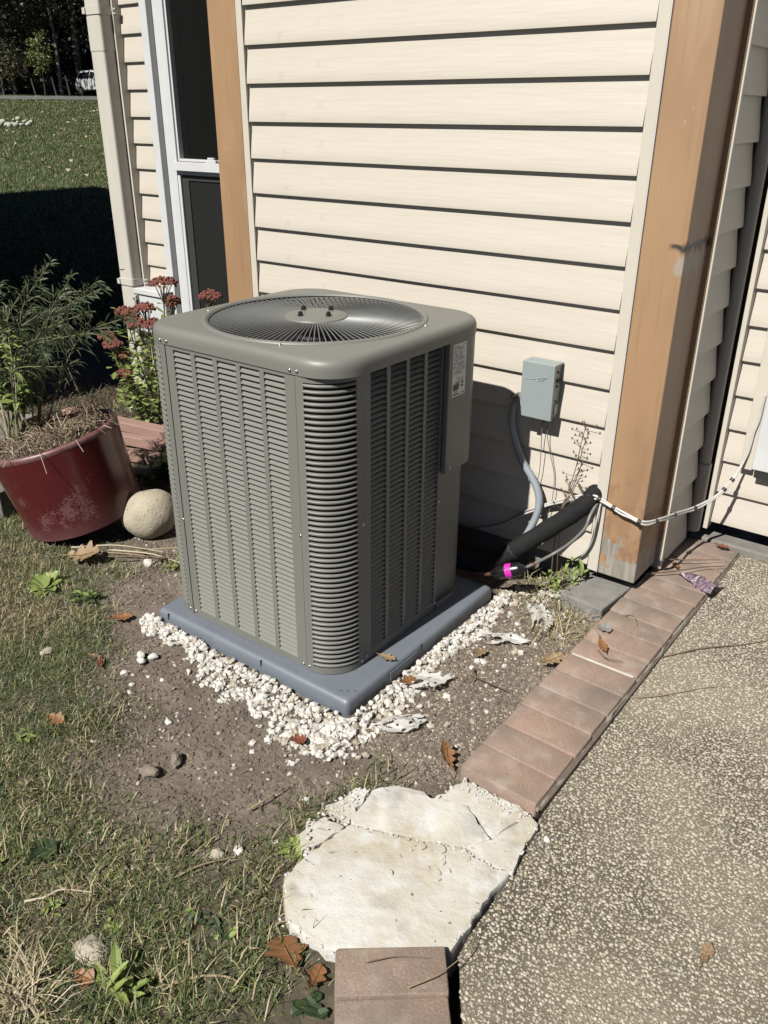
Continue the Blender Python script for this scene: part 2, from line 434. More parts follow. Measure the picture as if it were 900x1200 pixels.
lawn = mix_n(nt, rng_n(nt, add_noise(nt, .35, 5), .50, .68, 0, .5), lawn, (.12,.105,.045))
c = mix_n(nt, at.outputs['Fac'], soil, turf)
c = mix_n(nt, ab.outputs['Fac'], c, lawn)
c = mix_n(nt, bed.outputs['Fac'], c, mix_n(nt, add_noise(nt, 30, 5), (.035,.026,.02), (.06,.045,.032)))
set_base(m, c)
b = N.new('ShaderNodeBump'); b.inputs['Strength'].default_value = .7; b.inputs['Distance'].default_value = .012
L.new(add_noise(nt, 55, 8), b.inputs['Height']); L.new(b.outputs[0], N['Principled BSDF'].inputs['Normal'])

# ================================================================== GROUND
def fbm(x, y, seed=0):
    x = np.asarray(x, float); y = np.asarray(y, float); z = np.zeros_like(x)
    r = np.random.default_rng(seed)
    for o in range(5):
        f = 2.0**o
        for k in range(4):
            a = r.uniform(0, 2*PI); p = r.uniform(0, 2*PI)
            z += np.sin((x*np.cos(a)+y*np.sin(a))*f*r.uniform(1.2, 2.4)+p)/f/4
    return z
def slope(x, y):
    d = np.maximum(0, -.86*np.asarray(x, float)+.51*np.asarray(y, float) - 5.5)
    d = np.minimum(d, 62) + .5*np.maximum(0, d-62)
    return .0425*(d - 1.2*(1-np.exp(-d/1.2)))
def edge_dist(x, y):
    """signed distance beyond the edge of the bare soil, towards the lawn"""
    P = [(-3.4,2.55),(-2.75,1.95),(-2.42,1.66),(-2.18,1.34),(-1.86,1.08),(-1.40,.90),(-1.12,1.02),(-.90,1.30)]
    x = np.asarray(x, float); y = np.asarray(y, float)
    best = np.full(x.shape, 1e9); sg = np.zeros(x.shape)
    for (ax, ay), (bx, by) in zip(P[:-1], P[1:]):
        dx, dy = bx-ax, by-ay; L2 = dx*dx+dy*dy
        t = np.clip(((x-ax)*dx+(y-ay)*dy)/L2, 0, 1)
        d = np.hypot(x-ax-t*dx, y-ay-t*dy)
        s_ = np.where((x-ax)*dy-(y-ay)*dx > 0, 1., -1.)
        u = d < best
        best = np.where(u, d, best); sg = np.where(u, s_, sg)
    return best*sg
def turf_amt(x, y):
    e = edge_dist(x, y) + .11*fbm(np.asarray(x)*3, np.asarray(y)*3, 5)
    return np.clip((e+.05)/.22, 0, 1)
def ground_z(x, y):
    x = np.asarray(x, float); y = np.asarray(y, float)
    near = np.clip(1-np.hypot(x+1.5, y-1.2)/9, 0, 1)
    z = .010*fbm(x*3, y*3, 1)*near + .0055*fbm(x*17, y*17, 2)*near + slope(x, y)
    z = z + .012*turf_amt(x, y)*near
    pit = np.clip((x+.66)/.04, 0, 1)*np.clip((3.0+2.0-np.abs(y))/1., 0, 1)
    z = z - .07*pit*np.clip((5-x)/1, 0, 1)
    return z

def axis(segs):
    out = []
    for a, b, st in segs: out += list(np.arange(a, b-1e-6, st))
    return np.array(out + [segs[-1][1]])
gx = axis([(-420,-150,30),(-150,-40,5),(-40,-10,1.0),(-10,-3.6,.2),(-3.6,0.2,.02),(.2,3,.2),(3,40,4),(40,200,40)])
gy = axis([(-120,-20,20),(-20,-2,1),(-2,.25,.15),(.25,2.7,.02),(2.7,6,.15),(6,30,1),(30,120,4),(120,400,35)])
X, Y = np.meshgrid(gx, gy)
Z = ground_z(X, Y)
V = np.stack([X.ravel(), Y.ravel(), Z.ravel()], 1)
nx, ny = len(gx), len(gy)
i = np.arange(nx*ny).reshape(ny, nx)
F = np.stack([i[:-1,:-1].ravel(), i[:-1,1:].ravel(), i[1:,1:].ravel(), i[1:,:-1].ravel()], 1)
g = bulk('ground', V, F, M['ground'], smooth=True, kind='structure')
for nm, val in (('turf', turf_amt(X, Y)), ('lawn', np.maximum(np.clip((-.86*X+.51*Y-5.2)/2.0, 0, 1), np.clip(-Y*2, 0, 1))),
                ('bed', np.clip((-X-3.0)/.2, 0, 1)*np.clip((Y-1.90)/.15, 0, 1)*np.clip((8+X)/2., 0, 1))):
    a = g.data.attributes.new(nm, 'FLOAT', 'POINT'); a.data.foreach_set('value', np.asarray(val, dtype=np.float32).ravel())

# exposed aggregate path: a slab with a real edge beside the bricks
pe = [(-.655,3.075),(-.612,2.046),(-.596,1.70),(-.583,1.397),(-.556,1.26),(-.552,1.15),(-.551,1.03),(-.545,.985),(-.500,.918),(-.458,.862),(-.40,.80),(-.30,.6),(-.22,.2),(-.2,-1.5),(4.5,-1.5),(4.5,3.075)]
pb = MB(); pb.prism(pe, -.06, .03)
pb.build('path', M['aggregate'], kind='structure')
# pebbles standing out of the concrete, the strip nearest the lens
def pebbles(n, xy, rmin, rmax, z, mats, flat=.6, sink=.4, sub=0, seed=3, ang=.0):
    r = np.random.default_rng(seed)
    bm = bmesh.new(); bmesh.ops.create_icosphere(bm, subdivisions=1+sub, radius=1)
    bv = np.array([v.co[:] for v in bm.verts]); bf = np.array([[v.index for v in f.verts] for f in bm.faces]); bm.free()
    n = len(xy); k = len(bv)
    R = rmin+(rmax-rmin)*r.random(n)**1.6
    a = r.uniform(0, 2*PI, n); el = r.uniform(.62, 1., n)
    P = bv[None]*(1+ang*r.standard_normal((n, k, 1)))
    px = P[..., 0]; py = P[..., 1]*el[:, None]; pz = P[..., 2]*flat*r.uniform(.75, 1.2, (n, 1))
    t = r.uniform(-.6, .6, n)[:, None]
    px, pz = px*np.cos(t)-pz*np.sin(t), px*np.sin(t)+pz*np.cos(t)
    x = xy[:, 0][:, None]+R[:, None]*(px*np.cos(a)[:, None]-py*np.sin(a)[:, None])
    y = xy[:, 1][:, None]+R[:, None]*(px*np.sin(a)[:, None]+py*np.cos(a)[:, None])
    zz = np.asarray(z).reshape(-1, 1)+R[:, None]*(pz+flat*(1-2*sink)*1.0)
    V = np.stack([x, y, zz], -1).reshape(-1, 3)
    F = (bf[None]+(np.arange(n)*k)[:, None, None]).reshape(-1, 3)
    mi = np.repeat(r.choice(len(mats), n, p=np.array([m_[1] for m_ in mats])/sum(m_[1] for m_ in mats)), len(bf))
    return V, F, mi
M['peb_a'] = mat('pebble_cream', (.61,.555,.44), .7, var=(.50,.45,.36), vscale=60)
M['peb_b'] = mat('pebble_tan', (.45,.39,.29), .7, var=(.38,.33,.245), vscale=60)
M['peb_c'] = mat('pebble_grey', (.32,.29,.23), .7, var=(.23,.21,.17), vscale=60)
def in_poly(x, y, poly):
    c = np.zeros(x.shape, bool); j = len(poly)-1
    for i_ in range(len(poly)):
        xi, yi = poly[i_]; xj, yj = poly[j]
        t = (yi > y) != (yj > y)
        c ^= t & (x < (xj-xi)*(y-yi)/((yj-yi) if yj != yi else 1e-9)+xi); j = i_
    return c
gp = np.stack(np.meshgrid(np.arange(-.68, .25, .0073), np.arange(.80, 3.06, .0073)), -1).reshape(-1, 2)
gp = gp + rng.uniform(-.0040, .0040, gp.shape)
keep = in_poly(gp[:, 0], gp[:, 1], pe) & (gp[:, 0] < .05+.15*(gp[:, 1]-.8)) & (rng.random(len(gp)) < .95 - .5*np.clip(fbm(gp[:, 0]*5, gp[:, 1]*5, 9)-.55, 0, 1))
gp = gp[keep]
V, F, mi = pebbles(0, gp, 0.0021, .0064, np.full(len(gp), .0302), [(1,.52),(1,.34),(1,.14)], flat=.6, sink=.66, seed=4)
bulk('path_pebbles', V, F, [M['peb_a'], M['peb_b'], M['peb_c']], mi, smooth=True, kind='stuff', label='cream and tan pebbles showing in the surface of the concrete path')

# ================================================================== HOUSE
house = thing('house', 'house with cream lap siding, tan corner posts and a dark window', 'house', (-2.5, 3.1, 0))
EXP = .128
def board_profile():
    # (outward, up) from the bottom lip of a lap board to its top, with a soft cove
    return [(.004,-.0005),(.0180,.0),(.0183,.004),(.0158,.030),(.0112,.062),(.0062,.095),(.0026,EXP+.006)]
def board_mesh(name, length):
    """runs along +X from 0, faces -Y"""
    pr = board_profile(); n = len(pr); mb = MB()
    segs = 6
    vs = []; fs = []
    for k in range(segs+1):
        w = .0007*math.sin(k*2.1+length*3)
        vs += [(length*k/segs, -o+w, z) for o, z in pr]
    for k in range(segs):
        for j in range(n-1):
            a = k*n+j; fs.append((a, a+n, a+n+1, a+1))
    fs.append(tuple(range(n))); fs.append(tuple(reversed(range(segs*n, segs*n+n))))
    mb.add(vs, fs)
    return mb.mesh(name, M['siding'], smooth=25)
def siding(name, x0, x1, y, zb, ztop, first, parent, rotz=0., origin=None, label=None):
    """a wall part of backing plus one object per lap board"""
    L_ = x1-x0
    w = MB()
    if origin is None:
        w.box((x0-.02, y+.002, zb+.01), (x1+.02, y+.06, ztop))
        T = Matrix.Translation((x0, y, 0))
    else:
        T = Matrix.Translation(origin) @ Matrix.Rotation(rotz, 4, 'Z')
        w.box((-.02, .002, zb+.01), (L_+.02, .06, ztop), M=T)
    wall = w.build(name, M['siding_back'], parent)
    me = board_mesh('siding_board', L_)
    z = first
    while z > zb+.05: z -= EXP
    k = 0
    while z < ztop-.03:
        if z+EXP > zb:
            o = put('siding_board', me, wall)
            o.matrix_parent_inverse = WM(wall).inverted()
            o.location = T @ Vector((0,0,0)) + Vector((0,0,z + .0012*math.sin(k*1.7)))
            o.rotation_euler = (.004*math.sin(k*2.3), 0, rotz)
        z += EXP; k += 1
    return wall
ZT = 3.30
siding('front_wall', -2.527, -.967, 2.505, .115, ZT, 1.78, house)
siding('recessed_wall', -4.044, -3.836, 3.112, .10, ZT, .766, house)
siding('side_wall', -.727, -.662, 3.112, .112, ZT, .250, house)
siding('under_door_wall', -.662, .9, 3.112, .112, .372, .250, house)
# the short return between the post and the recessed wall, in shade
siding('return_wall', 0, .285, 0, .075, ZT, 1.78-.045, house, rotz=PI/2, origin=(-.800, 2.715, 0))

# foundation and the dark recess under the siding
fb = MB()
fb.box((-2.70, 2.56, -.08), (-.83, 2.62, .115)); fb.box((-.86, 2.62, -.08), (-.83, 3.2, .08)); fb.box((-4.15, 3.17, -.08), (-2.7, 3.22, .12))
fb.build('foundation', M['foundation'], house)
cb = MB(); cb.box((-.80, 3.076, -.06), (1.6, 3.16, .055)); cb.build('footing', M['foundation'], house, bevel=.008)
# fill behind walls so that nothing shows through
bk = MB(); bk.box((-4.12, 3.23, .12), (1.6, 3.30, ZT)); bk.box((-2.70, 2.70, .12), (-2.66, 3.2, ZT)); bk.box((-2.655, 2.60, .12), (-.86, 2.64, ZT))
bk.box((-4.13, 3.32, -.1), (-4.10, 9.0, ZT))
bk.build('wall_core', M['siding_back'], house)

# J trims
def trim(name, a, b, m='siding_trim', bev=.002):
    t = MB(); t.box(a, b); return t.build(name, M[m], house, bevel=bev)
trim('siding_trim', (-.9645, 2.484, .10), (-.9295, 2.53, ZT)); trim('siding_trim', (-2.5625, 2.484, .10), (-2.5315, 2.53, ZT))
trim('caulk_line', (-.9288, 2.482, .10), (-.9262, 2.51, ZT), 'white_trim', None)
trim('siding_trim', (-.812, 2.694, .07), (-.7715, 2.709, ZT))
trim('siding_trim', (-.7440, 3.064, .10), (-.7270, 3.14, ZT)); trim('siding_trim', (-4.049, 3.058, .10), (-4.036, 3.14, ZT), bev=None)
trim('corner_board', (-4.118, 3.078, .06), (-4.051, 3.2, ZT))
# brown corner posts
def post(x0, x1, y0, y1, z0, lab=None):
    t = MB()
    t.box((x0, y0, z0), (x1, y1, ZT))
    o = t.build('corner_post', M['post'], house, bevel=.004)
    if lab: o['label'] = lab
    return o
_pr = MB(); _pr.box((-.81, 2.686, .075), (-.7775, 2.6937, ZT)); _pr.build('post_return', M['post'], house)
post(-.9255, -.793, 2.486, 2.690, .098, 'tan painted corner post with bare grey wood at its foot')
post(-2.716, -2.5655, 2.486, 2.690, .098, 'clean tan corner post beside the dark window')

# downspout on the far corner
ds = MB()
def rect_pipe(mb, x0, x1, y0, y1, z0, z1, r=.012, n=4):
    pts = []
    for cx, cy, a0 in ((x1-r, y1-r, 0), (x0+r, y1-r, PI/2), (x0+r, y0+r, PI), (x1-r, y0+r, 1.5*PI)):
        for k in range(n+1):
            a = a0+PI/2*k/n; pts.append((cx+r*math.cos(a), cy+r*math.sin(a)))
    mb.prism(pts, z0, z1)
rect_pipe(ds, -4.163, -4.052, 2.985, 3.062, .08, 1.842)
rect_pipe(ds, -4.165, -4.050, 2.983, 3.064, 1.838, ZT)
dso = ds.build('downspout', M['downspout'], house, smooth=40, label='pale metal downspout on the far corner of the house')
st = MB()
for z in (2.0, .66):
    st = MB()
    rect_pipe(st, -4.170, -4.045, 2.979, 3.075, z, z+.036, r=.014)
    st.box((-4.172, 2.972, z+.004), (-4.150, 2.979, z+.032)); st.box((-4.045, 3.06, z+.004), (-4.02, 3.078, z+.010)); st.box((-4.045, 3.06, z+.024), (-4.02, 3.078, z+.030))
    st.build('strap', M['downspout'], dso, smooth=40)
# small round pipe in the inner corner
pp = MB()
pp.tube([(-.776, 3.035, .372), (-.776, 3.035, ZT)], .0245, 14); pp.tube([(-.773, 3.032, .10), (-.773, 3.032, .378)], .0270, 14)
pp.build('drain_pipe', M['pipe_grey'], house, smooth=50, label='narrow grey pipe standing in the inside corner')

# window in the recessed wall
win = MB()
def ring(mb, x0, x1, z0, z1, w, y0, y1):
    mb.box((x0, y0, z0), (x0+w, y1, z1)); mb.box((x1-w, y0, z0), (x1, y1, z1))
    mb.box((x0+w, y0, z0), (x1-w, y1, z0+w)); mb.box((x0+w, y0, z1-w), (x1-w, y1, z1))
ring(win, -3.832, -2.76, .30, 2.46, .052, 3.060, 3.14)
wo = win.build('window', M['white_trim'], house, bevel=.003, label='tall white sash window with dark panes')
w2 = MB(); ring(w2, -3.780, -2.81, .352, 2.41, .070, 3.098, 3.16); w2.build('frame', M['white_trim'], wo, bevel=.002)
w3 = MB(); ring(w3, -3.709, -2.88, 1.284, 2.338, .018, 3.090, 3.17); ring(w3, -3.690, -2.90, 1.326, 2.318, .012, 3.100, 3.17)
w3.box((-3.709, 3.076, 1.282), (-2.88, 3.0895, 1.325)); w3.build('sash', M['white_trim'], wo, bevel=.0015)
w4 = MB(); ring(w4, -3.708, -2.881, .424, 1.281, .020, 3.100, 3.17); w4.build('sash', M['white_trim'], wo, bevel=.0015)
w5 = MB(); ring(w5, -3.686, -2.903, .446, 1.281, .048, 3.112, 3.125); w5.build('screen_frame', M['screen_frame'], wo)
w6 = MB(); w6.box((-3.637, 3.118, .495), (-2.952, 3.121, 1.232)); w6.build('screen', M['screen'], wo)
w7 = MB(); w7.box((-3.677, 3.128, 1.339), (-2.913, 3.134, 2.305)); w7.build('pane', M['glass'], wo)
w8 = MB(); w8.box((-3.687, 3.150, .445), (-2.902, 3.155, 1.280)); w8.build('pane', M['glass'], wo)
w9 = MB(); w9.box((-3.46, 3.079, 1.325), (-3.385, 3.096, 1.340)); w9.box((-3.445, 3.080, 1.340), (-3.40, 3.094, 1.350))
w9.build('latch', M['white_trim'], wo, bevel=.002)
# white service box at the foot of the downspout
wb = MB(); wb.box((-4.050, 3.000, .40), (-3.800, 3.076, .640)); wbx = wb.build('service_box', M['white_trim'], house, bevel=.008)
wl = MB(); wl.box((-4.056, 2.988, .620), (-3.794, 3.0, .650)); wl.box((-4.056, 3.0, .641), (-3.794, 3.077, .650)); wl.build('lid', M['white_trim'], wbx, bevel=.003)
cv = MB(); cv.box((-4.052, 2.975, .585), (-4.025, 2.999, .612)); cv.tube([(-4.04, 2.976, .598), (-4.04, 2.962, .598)], .007, 8); cv.build('valve', M['downspout'], wbx)
# door edge on the right of the recessed wall
dr = MB(); dr.box((-.612, 3.060, .382), (.55, 3.11, 2.45)); dro = dr.build('door', M['white_trim'], house, bevel=.003, label='white door panel at the right edge')
dt = MB(); dt.box((-.658, 3.074, .372), (-.614, 3.135, 2.5)); dt.build('door_casing', M['siding_trim'], house, bevel=.002)
dk = MB(); dk.box((-.600, 3.066, .352), (.55, 3.112, .3815)); dk.build('sill', M['plate_dark'], dro)
# eaves, above the frame
rf = MB(); rf.box((-4.6, 2.10, ZT+.03), (2.2, 9, ZT+.18)); rf.build('eaves', M['white_trim'], house)
rg = MB(); rg.add([(-4.7,2.0,ZT+.181),(2.3,2.0,ZT+.181),(2.3,6,ZT+2.4),(-4.7,6,ZT+2.4),(-4.7,10,ZT+.181),(2.3,10,ZT+.181)], [(0,1,2,3),(3,2,5,4),(0,3,4),(1,5,2)]); rg.build('roof', M['roof_dark'], house)

# neighbouring building left of the frame: its shadow lies over the yard behind the house
nb = thing('neighbour_building', 'pale rendered building left of the photograph whose shadow crosses the lawn', 'building', (-9, -1, 0))
NT = Matrix.Translation((-4.42, 1.75, 0)) @ Matrix.Rotation(-math.radians(9.8), 4, 'Z') @ Matrix.Translation((4.95, -1.75, 0))
n1 = MB(); n1.box((-13.3, -6.0, -.1), (-4.95, 1.75, 7.2), M=NT); n1.build('wall', M['neighbour_wall'], nb)
n2 = MB(); n2.add([NT @ Vector(p) for p in ((-13.75,-6.3,7.19),(-4.85,-6.3,7.19),(-4.85,1.95,7.19),(-13.75,1.95,7.19),(-11.5,-2.2,9.6),(-7,-2.2,9.6))], [(0,1,5,4),(1,2,5),(2,3,4,5),(3,0,4),(0,3,2,1)]); n2.build('roof', M['roof_dark'], nb)
n3 = MB(); n3.box((-14.35, .6, -.1), (-13.301, 1.7, 6.9), M=NT); n3.build('chimney', M['neighbour_wall'], nb)
for k in range(4):
    nw = MB(); nw.box((-12.2+1.9*k, 1.751, 1.1), (-11.2+1.9*k, 1.80, 2.5), M=NT); f_ = nw.build('window', M['white_trim'], nb)
    nw = MB(); nw.box((-12.12+1.9*k, 1.801, 1.18), (-11.28+1.9*k, 1.81, 2.42), M=NT); nw.build('pane', M['glass'], f_)

# ================================================================== AIR CONDITIONER
AX0, AX1, AY0, AY1 = -2.020, -1.287, 1.488, 2.216
ZB, ZS = .052, .964                  # foot of the panels, seam under the lid
RC = .108
ac = thing('air_conditioner', 'grey louvred outdoor air conditioner unit on a blue-grey pad', 'air conditioner', (-1.65, 1.85, .05))

def rrect(x0, x1, y0, y1, r, n=10):
    pts = []
    for cx, cy, a0 in ((x1-r, y1-r, 0), (x0+r, y1-r, PI/2), (x0+r, y0+r, PI), (x1-r, y0+r, 1.5*PI)):
        for k in range(n+1):
            a = a0+PI/2*k/n; pts.append((cx+r*math.cos(a), cy+r*math.sin(a)))
    return pts
# lid: rolled edge, flat top, raised bead round the fan opening
mb = MB()
cx, cy = -1.648, 1.850
n = 160
def ray_rr(a, x0, x1, y0, y1, r):
    poly = rrect(x0, x1, y0, y1, r, 14)
    dx, dy = math.cos(a), math.sin(a); best = None
    for i_ in range(len(poly)):
        (ax_, ay_), (bx_, by_) = poly[i_], poly[(i_+1) % len(poly)]
        ex, ey = bx_-ax_, by_-ay_; det = dx*(-ey)+dy*ex
        if abs(det) < 1e-12: continue
        t = ((ax_-cx)*(-ey)+(ay_-cy)*ex)/det; u = (dx*(ay_-cy)-dy*(ax_-cx))/det
        if t > 0 and -1e-6 <= u <= 1+1e-6: best = t if best is None else min(best, t)
    return best
prof = []
for ins, z in ((0,.958),(-.004,.958),(-.0042,.976),(-.0035,.986),(-.0008,.9945),(.0045,1.0015),(.0115,1.0055),(.020,1.0072)):
    prof.append([(cx+math.cos(2*PI*k/n)*t, cy+math.sin(2*PI*k/n)*t, z) for k in range(n) for t in [ray_rr(2*PI*k/n, AX0+ins, AX1+.019-ins, AY0+ins, AY1-ins, RC+.006-ins*.4)]])
for r, z in ((.335,1.0080),(.333,1.0115),(.327,1.0140),(.321,1.0125),(.318,1.007),(.3165,.996),(.316,.935)):
    prof.append([(cx+math.cos(2*PI*k/n)*r, cy+math.sin(2*PI*k/n)*r, z) for k in range(n)])
vs = [p for R in prof for p in R]; fs = []
for i_ in range(len(prof)-1):
    for k in range(n):
        a = i_*n+k; b_ = i_*n+(k+1) % n; fs.append((a, b_, b_+n, a+n))
mb.add(vs, fs)
mb.build('lid', M['ac'], ac, smooth=55)
# wire guard: one rod per wire
gd = MB()
gd.lathe([(.318,1.004),(.321,1.0075),(.318,1.011),(.315,1.0075),(.318,1.004)], 96, (cx, cy, 0))
guard = gd.build('fan_guard', M['wire'], ac, smooth=60)
wm = MB(); wm.tube([(.088,0,1.0085),(.20,0,1.0095),(.3165,0,1.0035)], .0016, 5); wme = wm.mesh('guard_wire', M['wire'], smooth=60)
NW = 112
for k in range(NW):
    put('guard_wire', wme, guard, loc=(cx, cy, 0), rot=(0, 0, 2*PI*(k+.5)/NW))
hb = MB(); hb.lathe([(0,1.0205),(.055,1.0200),(.072,1.0185),(.080,1.0155),(.0855,1.0135),(.092,1.0130),(.0945,1.0095),(.0945,1.004),(0,1.004)], 64, (cx, cy, 0))
hub = hb.build('motor_cover', M['ac'], ac, smooth=50)
for k in range(4):
    a = PI/4+.62+k*PI/2
    s_ = MB(); px_, py_ = cx+.058*math.cos(a), cy+.058*math.sin(a)
    s_.lathe([(0,1.0330),(.0042,1.0325),(.0046,1.028),(.0072,1.029),(.0072,1.0215),(.009,1.021),(.009,1.0195),(0,1.0195)], 10, (px_, py_, 0)); s_.build('stud_nut', M['rubber'], hub, smooth=40)
# fan below the guard
fh = MB(); fh.lathe([(0,.965),(.070,.962),(.075,.955),(.075,.86),(0,.86)], 32, (cx, cy, 0)); fan = fh.build('fan_motor', M['ac_dark'], ac, smooth=50)
for k in range(3):
    b_ = MB(); vs = []; fs = []; nr, na = 6, 10
    for i_ in range(nr+1):
        r = .07+.235*i_/nr
        for j in range(na+1):
            u = j/na
            a = 2*PI*k/3 - .12 + (u-.5)*(1.45+.25*i_/nr) + .25*i_/nr
            vs.append((cx+r*math.cos(a), cy+r*math.sin(a), .905+.060*(u-.5)+.018*math.sin(u*PI)))
    for i_ in range(nr):
        for j in range(na):
            a = i_*(na+1)+j; fs.append((a, a+1, a+na+2, a+na+1))
    b_.add(vs, fs); b_.build('fan_blade', M['ac_blade'], ac, smooth=180)
sh = MB(); sh.lathe([(.3155,.934),(.3150,.80)], 64, (cx, cy, 0)); sh.lathe([(.3150,.80),(0,.799)], 64, (cx, cy, 0)); sh.build('fan_shroud', M['ac_dark'], ac, smooth=60)
# dark coil behind the louvres
co = MB(); co.prism(rrect(AX0+.022, AX1-.022, AY0+.022, AY1-.022, RC-.02, 10), ZB+.004, .955); co.build('coil', M['ac_coil'], ac, smooth=40)
# pan at the foot
pn = MB(); pn.prism(rrect(AX0+.004, AX1-.004, AY0+.004, AY1-.004, RC-.004, 12), .0505, ZB+.018); pn.build('base_pan', M['ac'], ac, smooth=40)

# louvred panels
def slat_mesh(name, w, flip=1):
    pr = [(.0105,.0122),(.0080,.0098),(.0045,.0060),(.0004,.0010),(-.0008,.0002),(.0012,-.0006)]
    mb = MB(); n_ = len(pr)
    vs = [(0, y, z) for y, z in pr]+[(w, y, z) for y, z in pr]
    mb.add(vs, [(j, j+n_, j+n_+1, j+1) for j in range(n_-1)])
    return mb.mesh(name, M['ac'], smooth=60)
NR = 54
Z0S, Z1S = .078, .946
PIT = (Z1S-Z0S)/NR
def panel_mesh(a0, a1, cols, z0, z1):
    """panel sheet along +X facing -Y, with a slot column for every (c0, c1)"""
    mb = MB(); t = .0
    xs = [a0]+[c for cc in cols for c in cc]+[a1]
    for k in range(0, len(xs), 2):
        mb.box((xs[k], 0, z0), (xs[k+1], .004, z1))
    for c0, c1 in cols:
        mb.box((c0, 0, z0), (c1, .004, Z0S)); mb.box((c0, 0, Z1S), (c1, .004, z1))
        # returns at the slot ends
        mb.add([(c0,.004,Z0S),(c0,.014,Z0S),(c0,.014,Z1S),(c0,.004,Z1S)], [(0,1,2,3)]); mb.add([(c1,.004,Z0S),(c1,.014,Z0S),(c1,.014,Z1S),(c1,.004,Z1S)], [(3,2,1,0)])
    # hem along the seams
    return mb
XL, XR = -1.905, -1.403
colsF = [(-1.872,-1.799),(-1.782,-1.709),(-1.692,-1.619),(-1.603,-1.530),(-1.514,-1.440)]
pf = panel_mesh(XL+.0012, XR-.0012, colsF, ZB, ZS)
fp = put('front_panel', pf.mesh('front_panel', M['ac']), ac, loc=(0, AY0, 0))
for c0, c1 in colsF:
    me = slat_mesh('louvre', c1-c0)
    for k in range(NR):
        put('louvre', me, fp, loc=(c0, AY0, Z0S+PIT*k))
YR0, YR1 = 1.616, 2.003
colsR = [(1.650,1.722),(1.738,1.812),(1.827,1.900),(1.915,1.988)]
pr_ = panel_mesh(YR0+.0012, YR1-.0012, colsR, ZB, ZS)
rp = put('side_panel', pr_.mesh('side_panel', M['ac']), ac, loc=(AX1, 0, 0), rot=(0, 0, PI/2), label='shaded louvred side panel')
sb = MB()
for c0, c1 in colsR:
    for k in range(NR):
        z = Z0S+PIT*k; pr = [(.0085,.0082),(.0068,.0068),(.0036,.0042),(.0004,.0010),(-.0008,.0002),(.0012,-.0006)]
        vs = [(AX1-o, c0, z+h) for o, h in pr]+[(AX1-o, c1, z+h) for o, h in pr]
        sb.add(vs, [(j, j+6, j+7, j+1) for j in range(5)])
sb.build('louvre_bank', M['ac'], rp, smooth=60, kind='stuff')

# corner grilles with round bars
def corner(cxc, cyc, a0, a1, f0, f1, name, parent, bars='objects', lab=None):
    """a0..a1 the arc in radians; f0, f1 flat lead-ins before and after the arc (metres)"""
    path = []
    t0 = Vector((math.sin(a0), -math.cos(a0))); t1 = Vector((-math.sin(a1), math.cos(a1)))
    N_ = 18
    for k in range(4): path.append(Vector((cxc+RC*math.cos(a0), cyc+RC*math.sin(a0))) + t0*f0*(1-k/4))
    for k in range(N_+1):
        a = a0+(a1-a0)*k/N_; path.append(Vector((cxc+RC*math.cos(a), cyc+RC*math.sin(a))))
    for k in range(1, 5): path.append(Vector((cxc+RC*math.cos(a1), cyc+RC*math.sin(a1))) + t1*f1*k/4)
    # arclength table
    S = [0]
    for p, q in zip(path[:-1], path[1:]): S.append(S[-1]+(q-p).length)
    Lt = S[-1]
    def at_s(s):
        for i_ in range(len(S)-1):
            if s <= S[i_+1]+1e-9:
                u = (s-S[i_])/max(1e-9, S[i_+1]-S[i_]); return path[i_].lerp(path[i_+1], u)
        return path[-1]
    def strip(mb, s0, s1, z0, z1, m_=20):
        vs = []
        for k in range(m_+1):
            p = at_s(s0+(s1-s0)*k/m_); vs += [(p.x, p.y, z0), (p.x, p.y, z1)]
        mb.add(vs, [(2*k, 2*k+2, 2*k+3, 2*k+1) for k in range(m_)])
    mb = MB(); e = .026
    strip(mb, .0012, e, ZB, ZS, 5); strip(mb, Lt-e, Lt-.0012, ZB, ZS, 5)
    strip(mb, e, Lt-e, Z1S-.004, ZS); strip(mb, e, Lt-e, ZB, Z0S-.006)
    me_ = mb.mesh(name, M['ac'])
    sol = put(name, me_, parent)
    if lab: sol['label'] = lab
    sd = sol.modifiers.new('thick', 'SOLIDIFY'); sd.thickness = .003; sd.offset = 0
    nb_ = 54; pz = (Z1S-.004-Z0S+.006)/nb_
    zs = [Z0S-.006+pz*(k+.5) for k in range(nb_)]
    def bar(mb2, z):
        prb = [(.0008,-.0042),(.0030,-.0022),(.0034,.0008),(.0016,.0036),(-.0045,.0044),(-.0045,-.0026)]
        m_ = 14; vs = []; nn = len(prb)
        for k in range(m_+1):
            s = e-.001+(Lt-2*e+.002)*k/m_; p = at_s(s); q = at_s(min(Lt, s+.002)); r_ = at_s(max(0, s-.002))
            t = (q-r_).normalized(); nrm = Vector((t.y, -t.x))
            if nrm.dot(p-Vector((cxc, cyc))) < 0: nrm = -nrm
            vs += [(p.x+nrm.x*o, p.y+nrm.y*o, z+h) for o, h in prb]
        mb2.add(vs, [(k*nn+j, (k+1)*nn+j, (k+1)*nn+(j+1) % nn, k*nn+(j+1) % nn) for k in range(m_) for j in range(nn)])
    if bars == 'objects':
        b_ = MB(); bar(b_, 0); me2 = b_.mesh('grille_bar', M['ac'], smooth=70)
        for z in zs: put('grille_bar', me2, sol, loc=(0, 0, z))
    else:
        b_ = MB()
        for z in zs: bar(b_, z)
        b_.build('grille_bars', M['ac'], sol, smooth=70, kind='stuff')
    return sol
corner(AX1-RC, AY0+RC, -PI/2, 0, (AX1-RC)-XR, YR0-(AY0+RC), 'corner_grille', ac)
corner(AX0+RC, AY0+RC, -PI, -PI/2, .02, XL-(AX0+RC), 'corner_grille', ac, bars='joined', lab='corner grille on the far left edge of the unit')
